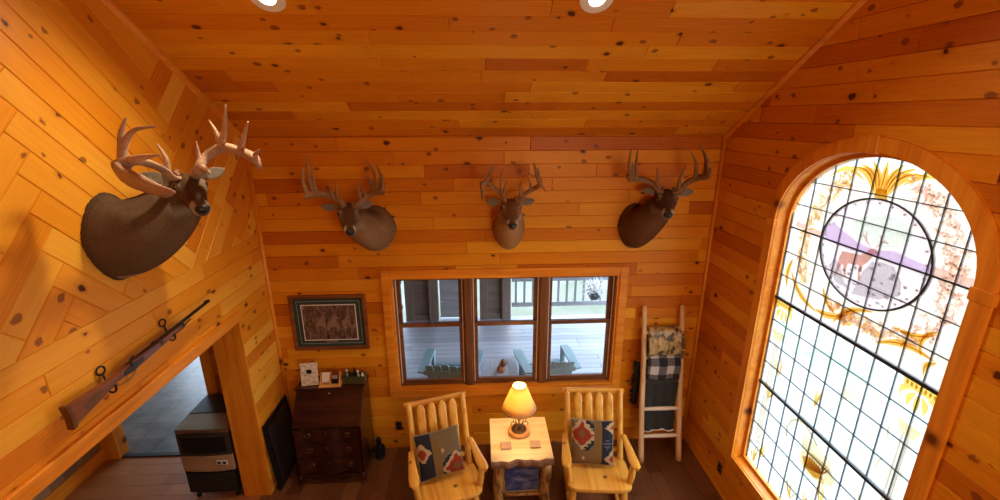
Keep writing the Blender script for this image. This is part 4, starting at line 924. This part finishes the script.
def make_cushion(chair, off, tilt, roll, pat, label):
    (cx, cy, _), rz = chair; n = 44; S = .425
    t = thing('throw_pillow', label, 'cushion', (0, 0, 0), 0, 'kilim cushions on the rocking chairs')
    loc = Matrix.Rotation(rz, 4, 'Z') @ Vector(off); t.location = (cx+loc.x, cy+loc.y, off[2])
    t.rotation_euler = (Matrix.Rotation(rz, 3, 'Z') @ Matrix.Rotation(tilt, 3, 'X') @ Matrix.Rotation(roll, 3, 'Y')).to_euler()
    def P(u, v, side):
        a, b = 2*u-1, 2*v-1; h = .062*((1-a**4)*(1-b**4))**.55
        return (a*S/2*(1-.05*(1-b*b)*abs(a)), side*(-h) + .004*noise.noise(Vector((a*2, b*2, side))), -b*S/2*(1-.05*(1-a*a)*abs(b)))
    for nm, side in (('front', 1), ('back', -1)):
        m = MB()
        for i in range(n):
            for j in range(n):
                u0, u1, v0, v1 = i/n, (i+1)/n, j/n, (j+1)/n
                m.add([P(u0, v0, side), P(u1, v0, side), P(u1, v1, side), P(u0, v1, side)], [(0, 3, 2, 1) if side > 0 else (0, 1, 2, 3)], pat((u0+u1)/2, (v0+v1)/2) if side > 0 else TAN)
        o = m.build('cushion_'+nm, M['fabric'], t)
        bm = bmesh.new(); bm.from_mesh(o.data); bmesh.ops.remove_doubles(bm, verts=bm.verts, dist=1e-5); bmesh.ops.recalc_face_normals(bm, faces=bm.faces); bm.to_mesh(o.data); bm.free(); o.data.shade_smooth()
    pts = [P(min(1, max(0, (i % 20)/20)) if k == 0 else 1 if k == 1 else 1-(i % 20)/20 if k == 2 else 0, 0 if k == 0 else (i % 20)/20 if k == 1 else 1 if k == 2 else 1-(i % 20)/20, 1) for k in range(4) for i in range(20)]
    MB().tube([(p[0], 0, p[2]) for p in pts] + [(pts[0][0], 0, pts[0][2])], .005, 6).build('piping', plain('cushion_piping', (.30, .24, .16), .9) if 'piping' not in M else M['piping'], t, True)
    return t
make_cushion(CHR, (-.040, .115, .70), R(-24), R(2), patR, 'patterned cushion with a red diamond at its upper left, on the chair beside the ladder')
make_cushion(CHL, (-.040, .112, .705), R(-24), R(-3), patL, 'patterned cushion with a navy band along its left side, on the left chair')

# ------------------------------------------------------------------ slab table
tb = thing('side_table', 'rustic slab side table with bark edge and log legs between the rocking chairs', 'table', (.38, -.615, 0))
xs = [-.305+.61*i/30 for i in range(31)]
rb = random.Random(4)
fy = [-.312 - .010*math.sin(i*.33+.8) - .006*math.sin(i*.9) - .022*math.exp(-((i-8)/3.2)**2) for i in range(31)]
top = list(zip(xs, fy)) + [(.305, .31), (-.305, .31)]
m = MB(); m.prism(top, .552, .60); m.build('slab_top', M['slab'], tb, bevel=.004)
m = MB(); rings = []
for i in range(31):
    x, y = xs[i], fy[i]; r_ = rb.uniform(.8, 1.15)
    rings.append([(x, y-.002, .598), (x, y-.020*r_, .588), (x, y-.030*r_, .565), (x, y-.026*r_, .538), (x, y+.02, .528), (x, y+.03, .552)])
m.loft(rings).build('bark_edge', M['bark'], tb)
for x, y in ((-.235, -.24), (.235, -.24), (-.235, .24), (.235, .24)):
    m = MB(); m.tube([(x, y, .56), (x+.01, y-.005, .40), (x-.004, y, .2), (x+.004, y, 0)], [.050, .056, .050, .056], 14, sub=3).build('leg', M['barklog'], tb, True)
MB().span((-.20, -.25, .10), (.20, .24, .125)).build('lower_shelf', M['slab'], tb, bevel=.004)
[MB().tube([(-.22, y, .112), (.22, y, .112)], .020, 10).build('shelf_rail', M['barklog'], tb, True) for y in (-.24, .24)]
bx = thing('storage_box', 'dark blue picture-printed box on the lower shelf of the slab table', 'box', (.385, -.64, .125), R(2))
MB().span((-.165, -.185, 0), (.165, .17, .22)).build('box', M['bluebox'], bx, bevel=.004); MB().span((-.168, -.188, .205), (.168, .173, .262)).build('lid', M['bluebox'], bx, bevel=.004); MB().span((-.150, -.19, .0), (.165, -.186, .010)).build('edge_strip', M['tealpaint'], bx)
def coaster(x, y, rz, lab):
    c = thing('coaster', lab, 'coaster', (x, y, .60), rz, 'coasters on the slab table')
    MB().span((-.052, -.050, .003), (.052, .050, .016)).build('tile', M['cork'], c, bevel=.003); MB().span((-.045, -.043, 0), (.045, .043, .003)).build('pad', M['black'], c)
coaster(.231, -.74, R(1), 'square stone coaster on the table, the one by the left chair'); coaster(.527, -.735, R(-2), 'square stone coaster on the table, the one by the right chair')
lp = thing('table_lamp', 'table lamp with cone shade glowing yellow and round wooden base', 'lamp', (.378, -.535, .60))
MB().lathe([(.105, 0), (.112, .006), (.112, .028), (.100, .036), (.078, .038)], 36).build('base', M['caddy'], lp, True, auto=40)
m = MB().lathe([(.080, .036), (.080, .043), (.074, .046)], 32)
for i in range(14):
    a = i*.449; m.tube([(.015*math.cos(a), .015*math.sin(a), .047), (.045*math.cos(a+.4), .045*math.sin(a+.4), .052), (.068*math.cos(a+.2), .068*math.sin(a+.2), .047)], [.007, .008, .003], 6)
m.build('relief_disc', M['bronze'], lp, True)
m = MB().tube([(0, 0, .04), (.003, -.01, .10), (-.003, .008, .18), (0, 0, .30)], .006, 8, sub=3)
for sx in (-1, 1):
    m.tube([(sx*.006, -.03, .045), (sx*.02, -.05, .12), (sx*.05, -.055, .17), (sx*.085, -.055, .16), (sx*.088, -.055, .125)], .0045, 7, sub=3)
    m.tube([(sx*.03, -.052, .15), (sx*.042, -.055, .20)], .004, 6); m.tube([(sx*.06, -.055, .168), (sx*.065, -.058, .205)], .004, 6)
m.build('twig_stem', M['bronze'], lp, True)
def shade_mat():
    m = bpy.data.materials.new('lamp_shade_paper'); m.use_nodes = True; nt = m.node_tree; b = nt.nodes['Principled BSDF']
    b.inputs['Base Color'].default_value = (.80, .62, .32, 1); b.inputs['Roughness'].default_value = .8
    tr = N(nt, 'ShaderNodeBsdfTranslucent'); tr.inputs[0].default_value = (.92, .66, .28, 1); mx = N(nt, 'ShaderNodeMixShader'); mx.inputs[0].default_value = .62
    nt.links.new(b.outputs[0], mx.inputs[1]); nt.links.new(tr.outputs[0], mx.inputs[2]); nt.links.new(mx.outputs[0], nt.nodes['Material Output'].inputs[0]); return m
prof = [(.180, .30), (.144, .375), (.106, .475), (.072, .56)]
m = MB(); m.loft([[(r_*math.cos(2*math.pi*j/36), r_*math.sin(2*math.pi*j/36), z) for j in range(36)] for r_, z in prof], cap=False); sh = m.build('lamp_shade', shade_mat(), lp, True)
sol = sh.modifiers.new('thick', 'SOLIDIFY'); sol.thickness = .0025
for r_, z in ((.180, .30), (.072, .56)):
    m = MB()
    m.tube([(r_*math.cos(2*math.pi*j/36), r_*math.sin(2*math.pi*j/36), z) for j in range(37)], .003, 6)
    k = int(r_*200)
    for j in range(k):
        a = 2*math.pi*j/k; m.box(((r_+.002)*math.cos(a), (r_+.002)*math.sin(a), z), (.006, .006, .012))
    m.build('laced_rim', M['bark'], sh)
MB().lathe([(.004, .34), (.016, .38), (.026, .42), (.020, .45), (.004, .465)], 16).build('bulb', plain('lit_bulb', (1, .9, .7), .4, emit=(1, .74, .36), es=14), lp, True)
MB().tube([(-.068, 0, .545), (.068, 0, .545)], .003, 6).lathe([(.010, .54), (.012, .55), (.004, .565)], 10).build('finial', M['brass'], lp, True)
light('lamp_bulb_light', 'POINT', (0, 0, .50), 14, (1, .70, .36), None, lp, shadow_soft_size=.03)

# ------------------------------------------------------------------ blanket ladder
ld = thing('ladder', 'pale pole blanket ladder leaning in the corner by the arched window', 'ladder', (2.022, -.19, 0))
def lad(z): return -.175 + .315*z/1.79                        # y of the poles at a height
for x0, x1, r_ in ((-.222, -.232, .030), (.215, .188, .030)):
    MB().tube([(x0, lad(0), 0), (x0+(x1-x0)*.3-.006, lad(.55), .55), (x0+(x1-x0)*.7+.005, lad(1.2), 1.2), (x1, lad(1.79), 1.79)], [r_+.003, r_, r_-.001, r_-.004], 12, sub=4).build('side_pole', M['ladderwood'], ld, True)
RZS = (.30, .62, .94, 1.21, 1.49)
for z in RZS: MB().tube([(-.225, lad(z), z), (0, lad(z)-.004, z+.004), (.20, lad(z), z)], [.019, .024, .019], 10, sub=3).build('rung', M['rungwood'], ld, True)
def blanket(name, label, z, drop_f, drop_b, x0, x1, mk, thick=.016, cat='blanket', pat=None, fringe=None, wav=.008, seed=1):
    """cloth folded over a rung: front drop, roll over the rung, back drop"""
    t = thing(name, label, cat, (2.022, -.19, 0), 0, 'blankets on the ladder')
    rb = random.Random(seed); y = lad(z); r_ = .027 + thick/2
    prof = []
    zf = z - drop_f; behind = .055 if fringe else 0
    nf = 22
    for i in range(nf): zz = zf + (z-zf)*i/nf; prof.append((y + (lad(zz)-y)*.75 - r_ - .012*math.sin(math.pi*i/nf) + behind*min(1, (nf-i)/5), zz))
    for i in range(9): a = math.pi*i/8; prof.append((y - r_*math.cos(a), z + r_*math.sin(a)*.95))
    zb = z - drop_b
    for i in range(1, 13): zz = z + (zb-z)*i/12; prof.append((y + r_ + .006, zz))
    n = 40; m = MB(); vs = []; 
    for i, (py, pz) in enumerate(prof):
        for j in range(n+1):
            u = j/n; x = x0 + (x1-x0)*u; k = 1 if i < nf else .3
            dz = .010*math.sin(u*9+seed) * (1-i/nf if i < nf else 0); dy = wav*math.sin(u*19+seed*2+pz*5)*k
            vs.append((x + .006*math.sin(pz*22+seed), py + dy, pz + dz))
    fs = []; cols = []
    for i in range(len(prof)-1):
        for j in range(n):
            fs.append((i*(n+1)+j, i*(n+1)+j+1, (i+1)*(n+1)+j+1, (i+1)*(n+1)+j))
    if pat:
        for f in fs: m.v = vs; m.f.append(f); i, j = divmod(f[0], n+1); L = sum(math.dist(prof[q_], prof[q_+1]) for q_ in range(i)); m.c.append(pat(j/n*(x1-x0), L))
    else: m.add(vs, fs)
    o = m.build('cloth', mk, t, True); s_ = o.modifiers.new('thick', 'SOLIDIFY'); s_.thickness = thick; s_.offset = 0
    if fringe:
        q_ = MB(); q_.tube([(x0+(x1-x0)*j/24, vs[round(j/24*n)][1], zf + .010*math.sin(j/24*9+seed)-.004) for j in range(25)], [.011+.003*(j % 2) for j in range(25)], 8); q_.build('fleece_edge', M['fleece'], t, True)
    return t
def check(x, L):
    a, b = int((x+.24)/.088) % 2, int((L+.03)/.088) % 2
    return (.60, .56, .50) if a and b else (.020, .018, .020) if not a and not b else (.135, .125, .125)
blanket('blanket', 'charcoal throw with white fleece edge hanging lowest on the ladder', .94, .60, .40, -.195, .165, M['darkcloth'], fringe=True, seed=3)
blanket('blanket', 'black and white buffalo check blanket folded over the middle of the ladder', 1.21, .225, .20, -.192, .168, M['fabric'], .03, pat=check, wav=.004, seed=1)
cm = blanket('blanket', 'tan and brown camouflage blanket folded over the top of the ladder', 1.49, .22, .3, -.190, .165, M['camo'], .045, seed=5, wav=.006)
m = MB(); rb = random.Random(9)
for i in range(70):
    z = rb.uniform(1.22, 1.52); x = .175 + rb.uniform(-.02, .02); m.tube([(x, lad(z)-.05+rb.uniform(-.01, .06), z), (x+rb.uniform(.01, .055), lad(z)-.05+rb.uniform(-.03, .06), z-rb.uniform(-.02, .05))], [.008, .002], 5)
m.build('shaggy_edge', M['bark'], cm)
hg = thing('scarf', 'dark fringed scarf hanging down behind the left pole of the ladder', 'scarf', (1.765, -.06, 0))
m = MB(); m.loft([[(x, y, z) for x, y in ((-.022, -.012), (.030, -.02), (.036, .012), (-.016, .016))] for z in (.56, .60)] + [[(x+.012*math.sin(z*9), y, z) for x, y in ((-.030, -.014), (.034, -.022), (.040, .014), (-.024, .018))] for z in (.70, .80, .92, 1.02, 1.10)]); m.build('cloth', M['darkcloth'], hg, True)
m = MB()
for i in range(34):
    z = rb.uniform(.56, 1.14); x = -.025+rb.uniform(-.012, .02); m.tube([(x, rb.uniform(-.02, .02), z), (x-rb.uniform(.01, .05), rb.uniform(-.02, .02), z-rb.uniform(.0, .04))], [.007, .002], 5)
m.build('fringe', M['black'], hg)

# ------------------------------------------------------------------ ice maker in the hall
im = thing('ice_maker', 'black and steel undercounter ice maker in the hall just past the doorway post', 'ice maker', (-2.765, -.645, 0), R(0))
iw = .25
MB().span((-iw, .02, .075), (iw, .56, .80)).build('cabinet', M['darkpanel'], im, bevel=.006)
MB().prism([(.0, .80), (.0, .845), (.24, .860), (.24, .80)], -iw-.004, iw+.004, 'X').build('steel_top', M['steel'], im, bevel=.004)
MB().span((-iw, .24, .80), (iw, .56, .866)).build('rear_top', M['darkpanel'], im, bevel=.004)
dp = [( -iw, .02), (-iw, -.004), (-iw*.5, -.018), (0, -.022), (iw*.5, -.018), (iw, -.004), (iw, .02)]
MB().prism(dp, .55, .80).build('bin_door', M['darkpanel'], im, bevel=.004)
MB().prism([(x*.86, y-.005) for x, y in dp], .585, .765).build('door_panel', M['black'], im, bevel=.003)
MB().prism([(x*1.0, y*1.15) for x, y in dp], .36, .545).build('control_panel', grain('bronze_steel', (.30, .19, .11), (.36, .23, .14), (.42, .28, .18), 'X', .3), im, bevel=.004)
MB().span((.10, -.030, .445), (.205, -.022, .495)).build('badge', M['white'], im, bevel=.002); MB().span((.112, -.032, .455), (.145, -.029, .487)).span((.160, -.032, .455), (.195, -.029, .487)).build('badge_marks', plain('badge_blue', (.03, .05, .14), .4), im)
m = MB().prism([(x, y+.012) for x, y in dp], .085, .355)
m.build('grille', M['black'], im)
m = MB()
for k in range(11): m.prism([(x*.95, y-.004) for x, y in dp], .10+.022*k, .110+.022*k)
m.build('grille_slats', M['darkpanel'], im)
for x, y in ((-iw+.05, .05), (iw-.05, .05), (-iw+.05, .5), (iw-.05, .5)): MB().lathe([(.022, 0), (.020, .02), (.014, .025), (.014, .08)], 12, (x, y, 0)).build('foot', M['black'], im, True)

# ------------------------------------------------------------------ recessed ceiling lights
cn = Vector((0, -cz, -cu))
def can(x, y, label):
    z = CR - SL*y
    t = thing('ceiling_light', label, 'ceiling light', (x, y, z), 0, 'recessed ceiling lights'); t.rotation_euler = (math.atan(SL)*-1, 0, 0)
    MB().lathe([(.070, -.004), (.104, -.004), (.108, .002), (.068, .004)], 32).build('trim_ring', M['white'], t, True, auto=40)
    m = MB(); m.lathe([(.070, -.002), (.064, .004)], 24, cap=False); m.build('baffle', M['steel'], t)
    MB().lathe([(.002, -.010), (.030, -.009), (.050, -.004), (.054, .002)], 24).build('bulb', plain('can_bulb', (1, .95, .85), .3, emit=(1, .85, .62), es=18), t, True)
    sp_ = light('can_spot', 'SPOT', (0, 0, -.03), CAN_W, (1, .80, .52), None, t, shadow_soft_size=.06, spot_size=R(150), spot_blend=.8)
    return t
CAN_W = 120
can(-1.268, -1.335, 'recessed ceiling light over the desk side of the room')
can(.757, -1.345, 'recessed ceiling light over the slab table side of the room')

# ------------------------------------------------------------------ porch seen through the triple window
PZ = -.15
b = Boards((0, 0, PZ), (1, 0, 0), (0, 1, 0), (0, 0, 1), 61, .006); regs = [rect(-2.3, 3.2, .165, 3.85)]
M['deckboards'] = pine_boards('weathered_deck', (.27, .26, .28), (.36, .35, .38), (.45, .44, .47), rough=.4, knot=False)
b.rows(-2.3, 3.2, .165, 4.0, .14, .165, regs, 2.2, 4.2); b.backing(regs, .12); b.build('floor_porch', M['deckboards'])
struct(MB().span((-2.6, .165, 2.75), (3.2, 5.2, 2.9)).build('ceiling_porch', M['dkpostX']))
struct(MB().span((-45, -45, -1.6), (60, 70, -1.5)).build('ground', M['ground']))
RYY = 3.75
def railing(x0, x1, lab, fence_side=0):
    r_ = thing('porch_railing', lab, 'railing', ((x0+x1)/2, RYY, PZ)); h = (x1-x0)/2
    MB().span((-h, -.055, .93), (h, .055, .965)).build('cap_rail', M['deckX'], r_, bevel=.004)
    MB().span((-h, -.02, .80), (h, .02, .89)).build('top_rail', M['deckX'], r_, bevel=.004); MB().span((-h, -.02, .26), (h, .02, .35)).build('bottom_rail', M['deckX'], r_, bevel=.004)
    n = max(2, int((x1-x0)/.17))
    if n <= 40:
        for i in range(n): x = -h + (i+.5)*2*h/n; MB().span((x-.02, .02, .24), (x+.02, .055, .90)).build('baluster', M['deckZ'], r_)
railing(.62, 3.2, 'grey porch railing with square balusters right of the dark porch posts'); railing(-2.25, -1.55, 'short grey porch railing left of the dark porch posts')
def post(x0, x1, lab):
    p = thing('porch_post', lab, 'post', ((x0+x1)/2, 3.82, PZ)); w_ = (x1-x0)/2
    MB().span((-w_, -.10, 0), (-w_+.16, .08, 2.9)).build('timber', M['dkpostZ'], p, bevel=.01); MB().span((w_-.18, -.12, 0), (w_, .08, 2.9)).build('timber', M['dkpostZ'], p, bevel=.01)
    MB().span((-w_+.16, -.03, .12), (w_-.18, .03, 2.9)).build('infill', M['dkpostX'], p)
    MB().span((-w_+.16, -.07, 0), (w_-.18, .05, .12)).span((-w_+.16, -.07, 1.05), (w_-.18, .05, 1.15)).build('cross_rail', M['dkpostX'], p, bevel=.004)
post(-1.50, -.85, 'broad brown timber porch post left of the grey panel'); post(-.02, .60, 'broad brown timber porch post right of the grey panel')
pp = thing('privacy_panel', 'grey boarded panel standing between two broad porch posts', 'panel', (-.43, 3.86, PZ)); m = MB()
for k in range(9): m.span((-.39, -.03+.004*(k % 2), .06+.31*k), (.33, .03, .06+.31*k+.302))
m.build('boards', M['deckX'], pp); MB().span((-.40, -.05, .03), (.34, -.03, .06)).build('bottom_rail', M['deckX'], pp)
def adirondack(x, y, rz, lab):
    t = thing('patio_chair', lab, 'patio chair', (x, y, PZ), rz, 'blue-grey porch chairs')
    for i in range(6): MB().span((-.27, .05+.085*i, .34-.012*i*0+.015*i), (.27, .125+.085*i, .36+.015*i)).build('seat_slat', M['tealpaint'], t, bevel=.004)
    for i in range(5):
        x_ = -.22+.11*i; h = .80 - .015*abs(i-2)
        MB().loft([[(x_+dx, .07+dy-.42*(z-.34), z) for dx, dy in ((-.05, -.011), (.05, -.011), (.05, .011), (-.05, .011))] for z in (.30, .6, h-.02)] + [[(x_+dx*.7, .07+dy-.42*(h-.34), h) for dx, dy in ((-.05, -.011), (.05, -.011), (.05, .011), (-.05, .011))]]).build('back_slat', M['tealpaint'], t, bevel=.004)
    MB().span((-.30, -.085, .60), (.30, -.06, .67)).span((-.28, .03, .30), (.28, .055, .37)).build('back_rail', M['tealpaint'], t, bevel=.004)
    for sg in (-1, 1):
        MB().prism([(sg*.29, -.06), (sg*.40, -.04), (sg*.435, .45), (sg*.42, .60), (sg*.30, .60), (sg*.285, .3)], .60, .625).build('armrest', M['tealpaint'], t, bevel=.006)
        MB().span((sg*.30, .48, 0), (sg*.34, .58, .60)).build('front_leg', M['tealpaint'], t, bevel=.004)
        MB().loft([[(sg*.30, y_, z-.05), (sg*.33, y_, z-.05), (sg*.33, y_, z+.05), (sg*.30, y_, z+.05)] for y_, z in ((-.40, .05), (.55, .38))]).build('side_rail', M['tealpaint'], t, bevel=.004)
adirondack(-.47, .86, R(-8), 'blue-grey slatted porch chair outside the left sash, seen from behind'); adirondack(.97, .86, R(8), 'blue-grey slatted porch chair outside the right sash, seen from behind')
pt = thing('porch_table', 'pale square porch table between the two blue-grey porch chairs', 'table', (.25, 1.12, PZ)); m = MB()
for k in range(4): m.span((-.25+.128*k, -.24, .48), (-.25+.128*k+.122, .24, .505))
m.build('table_top', plain('pale_table_paint', (.42, .40, .42), .4), pt, bevel=.003)
for x in (-.21, .21):
    for y in (-.20, .20): MB().span((x-.025, y-.025, 0), (x+.025, y+.025, .48)).build('leg', M['tealpaint'], pt)
MB().span((-.23, -.235, .42), (.23, -.215, .48)).span((-.23, .215, .42), (.23, .235, .48)).build('apron', M['tealpaint'], pt)
gn = thing('ornament', 'small brown and pink lumpy ornament on the porch table', 'ornament', (.27, 1.02, PZ+.505))
MB().tube([(0, 0, 0), (0, 0, .05), (-.01, 0, .10)], [.055, .062, .03], 14, sub=3).build('base', M['clay'], gn, True); MB().tube([(.01, 0, .09), (.035, 0, .13), (.02, 0, .18)], [.04, .052, .02], 12, sub=3).build('crown', M['bark'], gn, True)
hb = thing('hanging_plant', 'frosty white twiggy plant in a basket hanging by the porch railing', 'plant', (2.14, 3.2, .60))
MB().lathe([(.07, -.12), (.12, -.05), (.15, .03), (.14, .03), (.10, -.03)], 20).build('basket', M['mat_green'], hb, True)
m = MB(); rb = random.Random(2)
for i in range(90):
    a, e = rb.uniform(0, 6.28), rb.uniform(-.3, 1.4); L = rb.uniform(.14, .32); d = Vector((math.cos(a)*math.cos(e), math.sin(a)*math.cos(e), math.sin(e)))
    p1 = d*L*.6 + Vector((0, 0, .06)); m.tube([(0, 0, 0), p1, p1 + d*L*.4 + Vector((rb.uniform(-.08, .08), rb.uniform(-.08, .08), -.04))], [.006, .006, .004], 5)
m.build('twigs', M['white'], hb)
MB().tube([(.14, 0, .02), (0, 0, .6), (0, 0, 2.15)], .004, 5).tube([(-.14, 0, .02), (0, 0, .6)], .004, 5).build('hanger', M['black'], hb)
